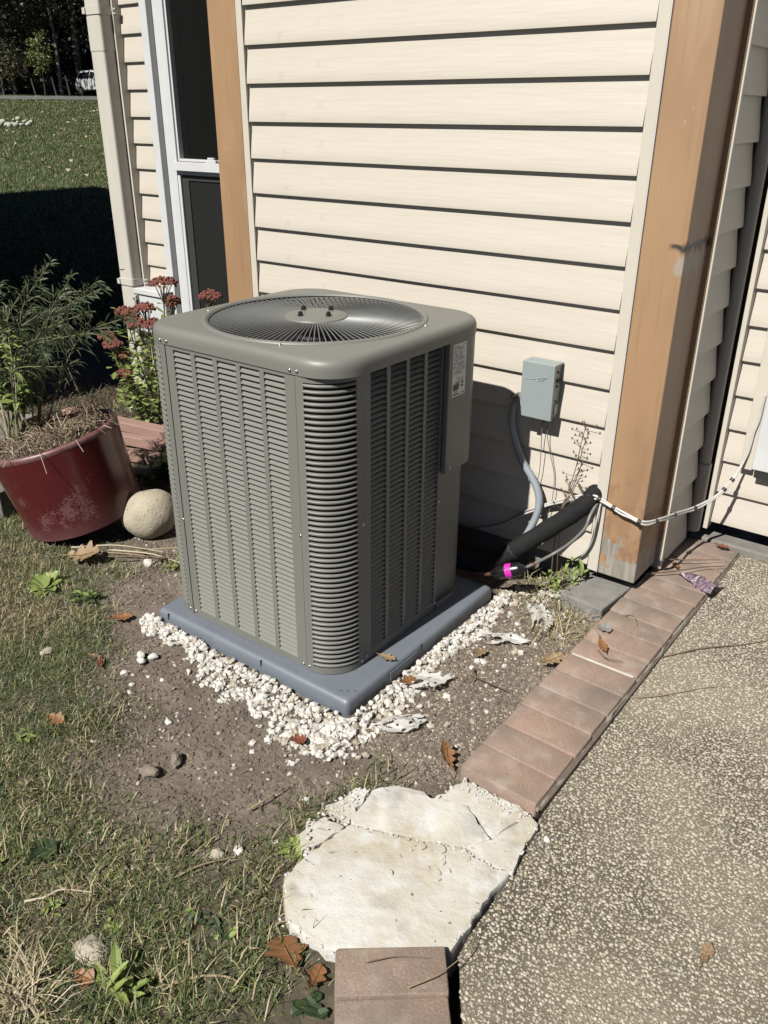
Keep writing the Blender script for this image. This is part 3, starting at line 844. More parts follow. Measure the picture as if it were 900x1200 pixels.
# plain back and left sheets
bs = MB(); bs.box((AX0, AY0+RC+.021, ZB), (AX0+.004, AY1-RC, ZS)); bs.box((AX0+RC, AY1-.004, ZB), (AX1-.13, AY1, ZS)); bs.build('back_panel', M['ac'], ac)
# rear corner post and the control box
rc = MB()
pl = [(AX1-.012, YR1+.010)]
for k in range(9):
    a = PI/2*k/8; pl.append((AX1-.012-.09+.09*math.cos(a), 2.118+.09*math.sin(a)))
pl += [(AX1-.12, 2.208), (AX1-.12, YR1+.010)]
rc.prism(pl, ZB+.012, .60); rc.build('rear_post', M['ac'], ac, smooth=40)
cbx = MB()
pl = [(AX1+.0190, YR1-.004)]
for k in range(9):
    a = PI/2*k/8; pl.append((AX1+.0190-.105+.105*math.cos(a), 2.109+.105*math.sin(a)))
pl += [(AX1-.12, 2.216), (AX1-.12, YR1+.012), (AX1+.002, YR1+.012), (AX1+.002, YR1-.004)]
cbx.prism(pl, .546, .9585)
cbo = cbx.build('control_box', M['ac'], ac, smooth=40, bevel=.003)
sk = MB(); sk.add([(AX1+.0195, 2.018, .788),(AX1+.0195, 2.091, .788),(AX1+.0195, 2.091, .948),(AX1+.0195, 2.018, .948)], [(0,1,2,3)]); sko = sk.build('rating_label', M['sticker'], cbo, label='white rating label with fine print')
ink = MB(); r_ = random.Random(4)
def inkrow(z, h, y0, y1, dens=.75):
    y = y0
    while y < y1-.001:
        w_ = r_.uniform(.0015, .006)
        if r_.random() < dens: ink.add([(AX1+.0200, y, z),(AX1+.0200, min(y+w_, y1), z),(AX1+.0200, min(y+w_, y1), z+h),(AX1+.0200, y, z+h)], [(0,1,2,3)])
        y += w_+r_.uniform(.0006, .0016)
for k in range(17): inkrow(.940-.0052*k, .0022, 2.022+(.002 if k % 3 else 0), 2.087-r_.choice((0,0,.012,.022)))
for k in range(6): inkrow(.846-.0055*k, .0018, 2.043, 2.081, .55)
inkrow(.828, .0035, 2.036, 2.066)
ink.add([(AX1+.0200, 2.024, .810),(AX1+.0200, 2.055, .810),(AX1+.0200, 2.055, .832-.006),(AX1+.0200, 2.024, .832-.006)], [(0,1,2,3)])
for k in range(3): inkrow(.807-.006*k, .003, 2.025, 2.054, .9)
for k in range(2): inkrow(.824-.012*k, .007, 2.069, 2.079, .8)
inkrow(.792, .0025, 2.023, 2.066); inkrow(.791, .007, 2.075, 2.085, .8)
ink.build('print', M['ink'], sko, kind='stuff')
br = MB(); br.box((AX1-.030, YR1-.004, .0505), (AX1+.006, 2.11, .056)); br.box((AX1+.001, YR1-.004, .056), (AX1+.006, 2.11, .074)); br.build('bracket', M['ac'], ac, bevel=.002)
# screws along the seams
def screw(p, nrm):
    s_ = MB(); nv = Vector(nrm).normalized(); p = Vector(p)
    s_.tube([p-nv*.002, p+nv*.0016, p+nv*.0034], [.0056, .0054, .003], 8); s_.tube([p+nv*.0034, p+nv*.0044], [.0026, .0022], 6)
    s_.build('screw', M['screw'], ac, smooth=50)
for x, z in ((XL+.013,.956),(XL-.013,.957),(XR-.013,.956),(XR+.011,.957),(XL+.012,.066),(XL-.014,.068),(XR-.013,.066),(XR+.010,.066),(XL-.003,.40),(XR-.003,.50)): screw((x, AY0-.0005+(-.004 if z > .95 else 0), z+(.012 if z > .95 else 0)), (0,-1,0))
for y, z in ((YR0-.014,.957),(YR0+.014,.956),(YR0-.012,.066),(YR0+.012,.068),(YR1-.01,.956),(YR1+.03,.955),(YR1-.006,.45),(YR0-.002,.52),(YR1-.01,.075)): screw((AX1+.0005+(.004 if z > .95 else 0), y, z+(.012 if z > .95 else 0)), (1,0,0))
screw((AX1+.0195, YR1+.02, .562), (1,0,0))
for a in (-PI*.36, PI*.62, PI*.10, -PI*.86): screw((cx+.340*math.cos(a), cy+.340*math.sin(a), 1.0085), (0,0,1))

# ------------------------------------------------------------------ pad
PX0, PX1, PY0, PY1 = -2.036, -1.206, 1.437, 2.253
pad = MB()
layers_ = [(0.004,-.02),(0,.0),(0.002,.034),(.004,.042),(.009,.0475),(.016,.0495),(.024,.0495)]
rings = []
for ins, z in layers_:
    rings.append([(x, y, z) for x, y in rrect(PX0+ins, PX1-ins, PY0+ins, PY1-ins, max(.004, .016-ins*.3), 5)])
nn = len(rings[0]); vs = [p for R in rings for p in R]
pad.add(vs, [(i_*nn+k, i_*nn+(k+1) % nn, (i_+1)*nn+(k+1) % nn, (i_+1)*nn+k) for i_ in range(len(rings)-1) for k in range(nn)]+[tuple((len(rings)-1)*nn+k for k in range(nn))])
padt = thing('equipment_pad', 'blue-grey plastic pad under the air conditioner', 'pad', (-1.62, 1.845, 0))
po = pad.build('base', M['pad'], padt, smooth=40)
lbp = MB(); lbp.box((PX1-.0005, 1.640, .010), (PX1+.0022, 1.775, .036)); lbp.build('label_panel', M['pad'], padt, bevel=.003)
nt_ = MB()
for x in (-1.55, -1.98): nt_.box((x, PY0-.0012, .026), (x+.003, PY0+.004, .047))
nt_.box((PX1-.004, 1.806, .024), (PX1+.0012, 1.809, .047))
for k in range(3): nt_.box((-1.262+.016*k, 1.470+.012*k, .0488), (-1.252+.016*k, 1.472+.012*k, .0500))
nt_.build('moulding_mark', M['plate_dark'], padt)

# ================================================================== BRICK EDGING
edging = thing('brick_edging', 'row of clay bricks edging the path up to the house', 'brick edging', (-.70, 2.2, 0))
edging['kind'] = 'structure'
del edging['category']
def brick_mesh(name, lx, ly, h, m):
    mb = MB(); r = random.Random(name)
    pr = rrect(-lx/2, lx/2, -ly/2, ly/2, .006, 3)
    nn = len(pr); rings = []
    for ins, z in ((0,-h),(0,-.003),(.0010,-.0008),(.0028,0)):
        rings.append([(x*(1-2*ins/lx)+r.uniform(-.0007,.0007), y*(1-2*ins/ly)+r.uniform(-.0007,.0007), z) for x, y in pr])
    vs = [p for R in rings for p in R]
    mb.add(vs, [(i_*nn+k, i_*nn+(k+1) % nn, (i_+1)*nn+(k+1) % nn, (i_+1)*nn+k) for i_ in range(3) for k in range(nn)]+[tuple(3*nn+k for k in range(nn))])
    return mb.mesh(name, m, smooth=40)
joints = [1.405,1.513,1.618,1.720,1.822,1.926,2.030,2.128,2.232,2.335,2.440,2.545,2.648,2.750,2.853,2.955,3.058]
mats_b = [M['brick'], M['brick_b'], M['brick_c']]
r_ = random.Random(11)
for k in range(len(joints)-1):
    y0, y1 = joints[k], joints[k+1]; gap = .0022+.0012*r_.random()
    if k == 6: gap = .010
    me = brick_mesh('brick', .214, (y1-y0)-gap, .07, mats_b[r_.choice((0,0,1,2))])
    xo = -.704 + .004*(k/15) + r_.uniform(-.002, .002)
    put('brick', me, edging, loc=(xo, (y0+y1)/2, .063+r_.uniform(-.0016, .0016)-.012*max(0, (k-9))/6), rot=(r_.uniform(-.008,.008), r_.uniform(-.008,.008)+.01, r_.uniform(-.006,.006)))
mo = MB(); mo.box((-.806, 1.412, -.05), (-.604, 2.40, .0560)); mo.box((-.806, 2.40, -.05), (-.604, 3.06, .045))
mo.add([(-.603,1.412,.059),(-.603,3.06,.047),(-.586,3.06,.034),(-.586,1.412,.046),(-.586,3.06,-.06),(-.586,1.412,-.06)], [(0,3,2,1),(3,5,4,2)])
mo.build('joint_bed', M['sand'], edging)
wh = MB(); wh.box((-.800, 2.0265, .056), (-.604, 2.0335, .0642)); wh.build('white_joint', M['slab'], edging, bevel=.001)
# worn rim of mortar along the path side
rm = MB(); pts = []
rr = random.Random(5)
for k in range(60):
    y = 1.41+1.64*k/59; x = -.589+rr.uniform(-.003,.003)
    pts.append((x, y, .049-.014*max(0, (y-2.3))/.75+rr.uniform(-.003,.003)))
rm.tube([(x-.007, y, z-.006) for x, y, z in pts], [.0065+rr.uniform(-.002,.002) for _ in pts], 6); rm.build('mortar_rim', M['mortar'], edging, smooth=60)
# two bricks of the curve in front
me = brick_mesh('brick', .216, .100, .07, M['brick_b'])
ang = math.atan2(.134, .169)
ax_, ay_ = math.cos(ang), math.sin(ang)
c0 = Vector((-.6200, .8560, 0))
nvec = Vector((ay_, -ax_, 0))
put('brick', me, edging, loc=(c0.x, c0.y, .062), rot=(.01, -.01, ang))
me = brick_mesh('brick', .212, .102, .07, M['brick'])
c1 = c0+nvec*.1045+Vector((.0, .0, 0))
put('brick', me, edging, loc=(c1.x, c1.y, .060), rot=(-.004, .006, ang+.018))
c2 = c1+nvec*.1055
me = brick_mesh('brick', .214, .102, .07, M['brick_c']); put('brick', me, edging, loc=(c2.x, c2.y, .058), rot=(0, .01, ang+.03))

# ------------------------------------------------------------------ broken mortar slab
slab = thing('mortar_slab', 'cracked cream mortar slab between the brick edging and the two lone bricks', 'slab', (-.76, 1.1, 0))
def rough_poly(P, step=.018, amp=.0045, seed=0, keep=()):
    r = random.Random(seed); out = []
    for (ax, ay), (bx, by) in zip(P, P[1:]+P[:1]):
        L_ = math.hypot(bx-ax, by-ay); n_ = max(1, int(L_/step))
        for k in range(n_):
            t = k/n_; out.append((ax+(bx-ax)*t+r.uniform(-amp, amp), ay+(by-ay)*t+r.uniform(-amp, amp)))
    return out
def slab_piece(P, top, seed, amp=.0042, bot=-.03, parent=slab, name='slab_piece', mt='slab'):
    poly = rough_poly(P, .016, amp, seed)
    if sum(poly[i_][0]*poly[(i_+1) % len(poly)][1]-poly[(i_+1) % len(poly)][0]*poly[i_][1] for i_ in range(len(poly))) < 0: poly.reverse()
    n_ = len(poly); cxp = sum(p[0] for p in poly)/n_; cyp = sum(p[1] for p in poly)/n_
    r = random.Random(seed); mb = MB(); vs = []
    rings = ((1.02, bot), (1.006, top-.018), (1.0, top-.006), (.992, top-.0012), (.978, top))
    for q, (s_, z) in enumerate(rings):
        for x, y in poly:
            jz = r.uniform(-.0022,.0016) if q in (2, 3) else 0
            vs.append((cxp+(x-cxp)*s_, cyp+(y-cyp)*s_, z+jz))
    fs = [(i_*n_+k, i_*n_+(k+1) % n_, (i_+1)*n_+(k+1) % n_, (i_+1)*n_+k) for i_ in range(len(rings)-1) for k in range(n_)]
    fs.append(tuple((len(rings)-1)*n_+k for k in range(n_)))
    mb.add(vs, fs)
    return mb.build(name, M[mt], parent, smooth=35)
crack = [(-.930,1.100),(-.828,1.139),(-.774,1.158),(-.682,1.203),(-.591,1.201),(-.553,1.215)]
up = [(x, y+.0045) for x, y in crack]
slab_piece([(-.905,.858),(-.866,.826),(-.797,.822),(-.742,.828),(-.660,.893),(-.575,.964),(-.560,.972),(-.557,1.035),(-.563,1.141)]+crack[::-1]+[(-.945,.975),(-.946,.905)], .045, 1)
slab_piece([up[0],up[1],up[2],up[3],(-.640,1.262),(-.735,1.318),(-.812,1.292),(-.818,1.288),(-.850,1.296),(-.918,1.264),(-.952,1.222)], .0465, 2)
slab_piece([(-.678,1.211),up[4],up[5],(-.566,1.276),(-.571,1.372),(-.607,1.386),(-.636,1.266)], .044, 3)
slab_piece([(-.814,1.298),(-.737,1.324),(-.641,1.269),(-.611,1.388),(-.640,1.398),(-.789,1.396)], .041, 4, .006)
slab_piece([(-.936,1.106),(-.957,1.220),(-.984,1.211),(-1.000,1.140),(-1.006,1.111)], .041, 5, .006)
slab_piece([(-.950,.978),(-.936,1.094),(-.995,1.090),(-1.014,1.050),(-.985,.99)], .037, 6, .006)
for k, (x, y, s_) in enumerate(((-.772,1.146,.011),(-.752,1.150,.012),(-.735,1.163,.012),(-.716,1.168,.016),(-.700,1.155,.009),(-.69,1.142,.008),(-.668,1.128,.008),(-.683,1.112,.009),(-.672,1.098,.007),(-.79,1.147,.007),(-.766,1.048,.008),(-.652,1.186,.010))):
    rr = random.Random(k); slab_piece([(x+s_*math.cos(a+rr.uniform(-.3,.3)), y+s_*math.sin(a+rr.uniform(-.3,.3))*.8) for a in [i_*PI/3 for i_ in range(6)]], .0485+rr.uniform(-.001,.002), 20+k, .0012, .038, name='chip')

m = M['slab']; nt, N, L = nodes(m); bs = N['Principled BSDF']; old = bs.inputs['Normal'].links[0].from_socket
b = N.new('ShaderNodeBump'); b.inputs['Strength'].default_value = .28; b.inputs['Distance'].default_value = .003
L.new(add_noise(nt, 170, 6), b.inputs['Height']); L.new(old, b.inputs['Normal']); L.new(b.outputs[0], bs.inputs['Normal'])
def along(P, n_, sd, seed):
    r = np.random.default_rng(seed); P = np.array(P); sg = np.diff(P, axis=0); L_ = np.hypot(sg[:, 0], sg[:, 1]); c = np.r_[0, np.cumsum(L_)]
    t = r.random(n_)*c[-1]; k = np.clip(np.searchsorted(c, t)-1, 0, len(sg)-1); u = (t-c[k])/L_[k]
    return P[k]+sg[k]*u[:, None]+r.normal(0, sd, (n_, 2))
rim_l = [(-.56,.972),(-.557,1.035),(-.563,1.141),(-.553,1.215),(-.571,1.372),(-.607,1.39),(-.79,1.398),(-.815,1.295),(-.85,1.298),(-.918,1.266),(-.955,1.224),(-.984,1.214),(-1.008,1.111),(-1.016,1.05),(-.95,.975),(-.948,.905),(-.905,.856),(-.866,.824),(-.797,.818),(-.742,.826)]
rq = np.concatenate([along(rim_l, 230, .006, 91), along(crack, 130, .005, 92), along([(-.79,1.147),(-.66,1.20)], 90, .012, 93), along([(-.79,1.37),(-.60,1.375)], 70, .014, 94), along([(-.99,1.08),(-.96,1.21)], 60, .016, 95)])
rz = np.where(in_poly(rq[:, 0], rq[:, 1], rim_l), .0425, .012)
V, F, mi = pebbles(0, rq, .0014, .0062, rz, [(1,.75),(1,.25)], flat=.6, sink=.42, seed=96, ang=.2)
M['chalk'] = mat('chalky_mortar', (.74,.73,.69), .9, var=(.60,.58,.53), vscale=60)
bulk('rubble', V, F, [M['chalk'], M['slab']], mi, parent=slab, kind='stuff')

# ================================================================== WALL FITTINGS
db = thing('disconnect_box', 'grey-blue metal disconnect box fixed to the siding beside the air conditioner', 'electrical box', (-1.19, 2.49, .72))
b_ = MB(); b_.box((-1.243, 2.440, .634), (-1.138, 2.492, .812)); dbo = b_.build('body', M['box_metal'], db, bevel=.002)
b_ = MB(); b_.box((-1.250, 2.424, .630), (-1.132, 2.4395, .820)); b_.box((-1.250, 2.4395, .8125), (-1.132, 2.488, .820)); b_.box((-1.250, 2.4395, .636), (-1.2435, 2.486, .812)); cvr = b_.build('cover', M['box_grey'], db, bevel=.002)
e_ = MB()
e_.tube(spline([(-1.236,2.4238,.763),(-1.210,2.4238,.764),(-1.185,2.4238,.770),(-1.166,2.4238,.775)], 5), .0016, 6)
e_.tube([(-1.176,2.4238,.785),(-1.158,2.4238,.776),(-1.178,2.4238,.762)], .0018, 6); e_.tube([(-1.196,2.4238,.766),(-1.190,2.4238,.758),(-1.182,2.4238,.766)], .0016, 6)
e_.build('emblem', M['box_grey'], cvr, smooth=60, label='raised arrow emblem pressed into the cover')
h_ = MB()
for z in (.79, .765, .742, .69):
    h_ = MB(); h_.tube([(-1.1379, 2.462, z), (-1.1345, 2.462, z)], .0042, 8); h_.build('knockout', M['plate_dark'], dbo)
h_ = MB(); h_.box((-1.1379, 2.445, .757), (-1.1345, 2.489, .762)); h_.build('seam', M['plate_dark'], dbo)
h_ = MB(); h_.box((-1.1379, 2.450, .645), (-1.134, 2.480, .68)); h_.build('plate', M['box_metal'], dbo)

l_ = MB(); l_.box((-1.215, 2.420, .626), (-1.196, 2.4238, .632)); l_.build('latch', M['plate_dark'], cvr)
# flexible conduit from the box down behind the unit
cd = thing('electrical_conduit', 'bent grey flexible conduit dropping from the disconnect box', 'conduit', (-1.24, 2.46, .4))
P = spline([(-1.262,2.452,.690),(-1.284,2.452,.655),(-1.292,2.455,.615),(-1.288,2.458,.565),(-1.268,2.460,.505),(-1.238,2.460,.448),(-1.196,2.458,.400),(-1.163,2.452,.350),(-1.152,2.440,.300),(-1.160,2.425,.245),(-1.178,2.405,.190),(-1.215,2.375,.110),(-1.290,2.335,.070),(-1.42,2.30,.065),(-1.52,2.25,.12)], 10)
t_ = MB()
t_.tube(P[4:], [.0128+.0006*(k % 2) for k in range(len(P)-4)], 12); t_.build('tube', M['conduit'], cd, smooth=70)
t_ = MB(); t_.tube(P[0:6], [.0165,.0165,.0165,.017,.0175,.0165], 10); t_.tube([P[5], P[6]], .0185, 8); t_.build('connector', M['box_metal'], cd, smooth=40)
t_ = MB(); t_.tube([(-1.300,2.447,.672),(-1.285,2.436,.700)], .0028, 6); t_.tube([(-1.312,2.447,.650),(-1.296,2.432,.672)], .0028, 6); t_.build('screw', M['screw'], cd)

# refrigerant lines
rl = thing('insulated_pipe', 'thick black foam-wrapped pipe bending from the wall to the unit', 'pipe', (-1.1, 2.40, .2))
P = spline([(-.968,2.512,.398),(-.992,2.462,.352),(-1.035,2.440,.305),(-1.105,2.405,.236),(-1.180,2.365,.165),(-1.235,2.340,.118),(-1.290,2.318,.085),(-1.345,2.292,.085),(-1.42,2.25,.11),(-1.47,2.21,.14)], 8)
t_ = MB(); t_.tube(P, [.0325+.0012*math.sin(k*.9) for k in range(len(P))], 18); rlo = t_.build('foam_sleeve', M['foam'], rl, smooth=80)
t_ = MB()
q = P[34]; d_ = (P[35]-P[33]).normalized(); t_.tube([q-d_*.0035, q+d_*.0035], .0345, 18); t_.build('band', M['tie'], rl, smooth=50)
t_ = MB(); t_.box((q.x-.004, q.y-.036, q.z+.010), (q.x+.004, q.y-.030, q.z+.026)); t_.build('clip', M['screw'], rl)
ll = thing('liquid_line', 'thin copper pipe with pink joints and a black filter drier', 'pipe', (-1.2, 2.33, .1))
t_ = MB(); t_.tube(spline([(-.955,2.50,.375),(-.955,2.43,.335),(-.960,2.408,.292),(-1.000,2.392,.230),(-1.050,2.375,.178),(-1.085,2.305,.158),(-1.106,2.278,.147)], 8), .0056, 8); t_.build('upper_pipe', M['grey_cable'], ll, smooth=70)
t_ = MB(); t_.tube([(-1.083,2.308,.1585),(-1.098,2.289,.1510)], .0068, 8); t_.tube(spline([(-1.208,2.242,.105),(-1.26,2.246,.080),(-1.33,2.262,.060),(-1.40,2.235,.075),(-1.46,2.21,.10)], 6), .0064, 8); t_.build('copper_pipe', M['copper'], ll, smooth=70)
A = Vector((-1.098,2.280,.150)); B = Vector((-1.214,2.240,.103)); d_ = (B-A)
t_ = MB(); t_.tube([A, A+d_*.06, A+d_*.16, A+d_*.22, A+d_*.78, A+d_*.84, A+d_*.94, B], [.009,.011,.021,.0250,.0250,.021,.011,.009], 20); fd = t_.build('filter_drier', M['black_paint'], ll, smooth=50)
t_ = MB(); t_.tube([A+d_*.40, A+d_*.57], .0256, 24, cap=False); lbm = t_.build('band_label', M['magenta'], fd, smooth=60, label='magenta band label')
t_ = MB()
dn = d_.normalized(); side = dn.cross(Vector((0,0,1))).normalized(); upv = side.cross(dn).normalized()
camdir = (Vector((0,0,1.55))-A).normalized()
def on_label(u, phi): return A+d_*u+(side*math.cos(phi)+upv*math.sin(phi))*.0259
ph0 = math.atan2(camdir.dot(upv), camdir.dot(side))
def stroke(u0, p0, u1, p1): t_.tube([on_label(u0, ph0+p0), on_label(u1, ph0+p1)], .0009, 5)
for k, pp_ in enumerate((-.62, -.38, -.14, .08)):
    if k == 0: stroke(.42, pp_, .55, pp_); stroke(.42, pp_, .42, pp_+.14)
    elif k == 1: stroke(.42, pp_, .55, pp_); stroke(.55, pp_-.1, .55, pp_+.1)
    elif k == 2: stroke(.42, pp_, .55, pp_); stroke(.42, pp_, .42, pp_+.14)
    else: stroke(.42, pp_, .55, pp_)
t_.build('print', M['ink'], lbm, smooth=60)
# white cable pair with ties, from behind the unit across the post and up by the door
wc = thing('white_cable', 'white cable pair with dark ties slung across the post to the door', 'cable', (-.9, 2.5, .38))
Pc = [(-1.245,2.472,.232),(-1.197,2.468,.272),(-1.118,2.464,.322),(-1.035,2.462,.370),(-.966,2.466,.392),(-.903,2.470,.372),(-.845,2.466,.358),(-.785,2.470,.346),(-.760,2.56,.330),(-.755,2.72,.292),(-.735,2.86,.268),(-.690,2.96,.292),(-.662,3.02,.345),(-.645,3.055,.398),(-.634,3.064,.452),(-.630,3.066,.520),(-.622,3.068,.570),(-.620,3.07,.66)]
P = spline(Pc, 7)
t_ = MB(); t_.tube(P, .0042, 8); t_.build('cable', M['white_cable'], wc, smooth=80)
t_ = MB(); t_.tube([p+Vector((.002,-.003,-.0075+.002*math.sin(k*.6))) for k, p in enumerate(P)][:88], .0036, 8); t_.build('cable', M['white_cable'], wc, smooth=80)
t_ = MB()
for k in (26, 30, 36, 47, 54, 62, 70, 80, 84):
    q = P[k]+Vector((.001,-.0015,-.004)); dd = (P[k+1]-P[k-1]).normalized(); t_.tube([q-dd*.006, q+dd*.006], .0088, 8)
t_.build('cable_tie', M['tie'], wc, smooth=50)
gc = thing('loose_grey_cable', 'thin dark cable sagging along the shaded foot of the wall', 'cable', (-1.4, 2.46, .15))
t_ = MB(); t_.tube(spline([(-1.60,2.44,.17),(-1.54,2.45,.138),(-1.47,2.455,.130),(-1.403,2.458,.141),(-1.30,2.462,.190),(-1.21,2.466,.262),(-1.10,2.468,.315),(-1.03,2.468,.350)], 7), .0036, 7); t_.build('cable', M['grey_cable'], gc, smooth=80)
dw = thing('drop_wires', 'two thin grey wires hanging from the underside of the disconnect box', 'wire', (-1.16, 2.47, .6))
for pts in ([(-1.178,2.462,.630),(-1.178,2.464,.58),(-1.176,2.468,.50),(-1.174,2.466,.42),(-1.186,2.464,.36)], [(-1.160,2.465,.632),(-1.158,2.470,.56),(-1.142,2.476,.49),(-1.122,2.478,.42),(-1.118,2.474,.34),(-1.126,2.470,.27),(-1.131,2.466,.20)]):
    t_ = MB(); t_.tube(spline(pts, 6), .0015, 5); t_.build('wire', M['grey_cable'], dw, smooth=80)
t_ = MB(); t_.tube([(-1.169,2.462,.634),(-1.169,2.462,.612)], .006, 8); t_.build('grommet', M['tie'], dw)
lp = thing('hanging_loop', 'pale loop of cable curling down beside the corner post', 'cable', (-.96, 2.46, .2))
t_ = MB(); t_.tube(spline([(-.940,2.474,.372),(-.944,2.462,.300),(-.952,2.466,.225),(-.975,2.470,.165),(-1.012,2.472,.125)], 7), .0034, 7); t_.build('cable', M['white_cable'], lp, smooth=80)
bl = thing('footing_block', 'dark grey concrete block under the foot of the tan corner post', 'block', (-.88, 2.42, 0))
t_ = MB(); t_.box((-.985, 2.335, -.05), (-.822, 2.56, .058), M=Matrix.Translation((-.9,2.45,0)) @ Matrix.Rotation(-.10, 4, 'Z') @ Matrix.Translation((.9,-2.45,0))); t_.build('block', M['block'], bl, bevel=.006)

# ================================================================== LOOSE GROUND COVER
def scatter_line(n, P, spread, seed):
    r = np.random.default_rng(seed); P = np.array(P); seg = np.diff(P, axis=0); L_ = np.hypot(seg[:, 0], seg[:, 1]); c = np.r_[0, np.cumsum(L_)]
    t = r.random(n)*c[-1]; k = np.clip(np.searchsorted(c, t)-1, 0, len(seg)-1); u = (t-c[k])/L_[k]
    p = P[k]+seg[k]*u[:, None]; nrm = np.stack([seg[k, 1], -seg[k, 0]], 1)/L_[k][:, None]
    return p, nrm, t/c[-1], r
p1, n1_, t1, r1 = scatter_line(1150, [(-2.06,1.425),(-1.20,1.425)], 0, 31)
w1 = .028+.115*np.clip(t1*1.2, 0, 1)+.016*np.sin(t1*14)
d1 = np.abs(r1.random(1150))**1.15*w1*1.15*(1+.35*np.sin(t1*31)*np.sin(t1*17))+.003
q1 = p1+n1_*d1[:, None]
p2, n2_, t2, r2 = scatter_line(720, [(-1.195,1.38),(-1.195,2.32)], 0, 32)
d2 = np.abs(r2.random(720))**1.3*(.085-.030*t2+.02*np.sin(t2*11))+.004
q2 = p2+n2_*d2[:, None]
q3 = np.stack([r1.normal(-1.205,.05,230), r1.normal(1.33,.04,230)], 1)
q4 = np.stack([r1.uniform(-1.95,-.9,34), r1.uniform(1.10,1.36,34)], 1)
q4 = q4[(edge_dist(q4[:, 0], q4[:, 1]) < .02)]
q5 = np.stack([r1.uniform(-1.14,-.86,70), r1.uniform(1.5,2.42,70)], 1)
q6 = np.stack([r1.normal(-1.09,.05,70), r1.normal(2.36,.06,70)], 1)
gx_ = np.concatenate([q1, q2, q3, q4, q5, q6])
base = ground_z(gx_[:, 0], gx_[:, 1])
pile = np.concatenate([np.clip(.016*(1-d1/.09), 0, 1), np.clip(.014*(1-d2/.08), 0, 1), np.full(230,.006), np.zeros(len(q4)), np.zeros(70), np.full(70,.004)])
V, F, mi = pebbles(0, gx_, .0042, .0150, base+pile*r1.random(len(gx_)), [(1,.78),(1,.22)], flat=.72, sink=.34, seed=8, ang=.20)
M['stone_cream'] = mat('cream_gravel', (.56,.50,.40), .85, var=(.45,.39,.31), vscale=24, bump=(130,.5,.004))
bulk('white_gravel', V, F, [M['stone_white'], M['stone_cream']], mi, kind='stuff', label='loose white gravel heaped along the front and side of the pad')
# soil crumbs and grit
n = 46000
xy = np.stack([rng.uniform(-2.9,-.62,n), rng.uniform(.72,2.46,n)], 1)
tf = turf_amt(xy[:, 0], xy[:, 1]); inpad = (xy[:, 0] > PX0-.01) & (xy[:, 0] < PX1+.01) & (xy[:, 1] > PY0-.01) & (xy[:, 1] < PY1+.01)
onb = (xy[:, 0] > -.82) & (xy[:, 1] > 1.39)
grit = np.where((xy[:, 0] > -1.18) & (xy[:, 1] > 1.25), 1., .55+.25*fbm(xy[:, 0]*3, xy[:, 1]*3, 44))
xy = xy[(tf < .9) & ~inpad & ~onb & (rng.random(n) < grit)]
M['crumb'] = mat('soil_crumb', (.20,.158,.122), .95, var=(.13,.10,.076), vscale=50)
M['crumb_b'] = mat('soil_grit', (.30,.25,.19), .9, var=(.22,.18,.14), vscale=50)
V, F, mi = pebbles(0, xy, .0014, .0078, ground_z(xy[:, 0], xy[:, 1]), [(1,.74),(1,.20),(1,.06)], flat=.7, sink=.45, seed=9, ang=.14)
bulk('soil_crumbs', V, F, [M['crumb'], M['crumb_b'], M['peb_a']], mi, kind='stuff', label='small clods and grit lying on the bare soil')

n = 9000
xy = np.stack([rng.uniform(-1.17,-.825,n), rng.uniform(1.36,2.46,n)], 1)
V, F, mi = pebbles(0, xy, .0012, .0044, ground_z(xy[:, 0], xy[:, 1]), [(1,.4),(1,.45),(1,.15)], flat=.6, sink=.4, seed=19, ang=.16)
bulk('pale_grit', V, F, [M['crumb_b'], M['peb_b'], M['peb_a']], mi, kind='stuff', label='pale grit strewn over the soil between the pad and the bricks')
n = 1500
xy = np.stack([rng.uniform(-2.6,-.83,n), rng.uniform(.80,2.4,n)], 1)
inpad = (xy[:, 0] > PX0-.02) & (xy[:, 0] < PX1+.02) & (xy[:, 1] > PY0-.02) & (xy[:, 1] < PY1+.02)
xy = xy[(turf_amt(xy[:, 0], xy[:, 1]) < .8) & ~inpad & (fbm(xy[:, 0]*4, xy[:, 1]*4, 66) > -.1) & ~((xy[:, 0] > -1.02) & (xy[:, 1] < 1.41))]
V, F, mi = pebbles(0, xy, .0045, .0145, ground_z(xy[:, 0], xy[:, 1]), [(1,.9),(1,.1)], flat=.55, sink=.62, seed=29, ang=.18)
bulk('soil_clods', V, F, [M['crumb'], M['crumb_b']], mi, kind='stuff', label='larger clods of earth breaking the surface of the bare soil')
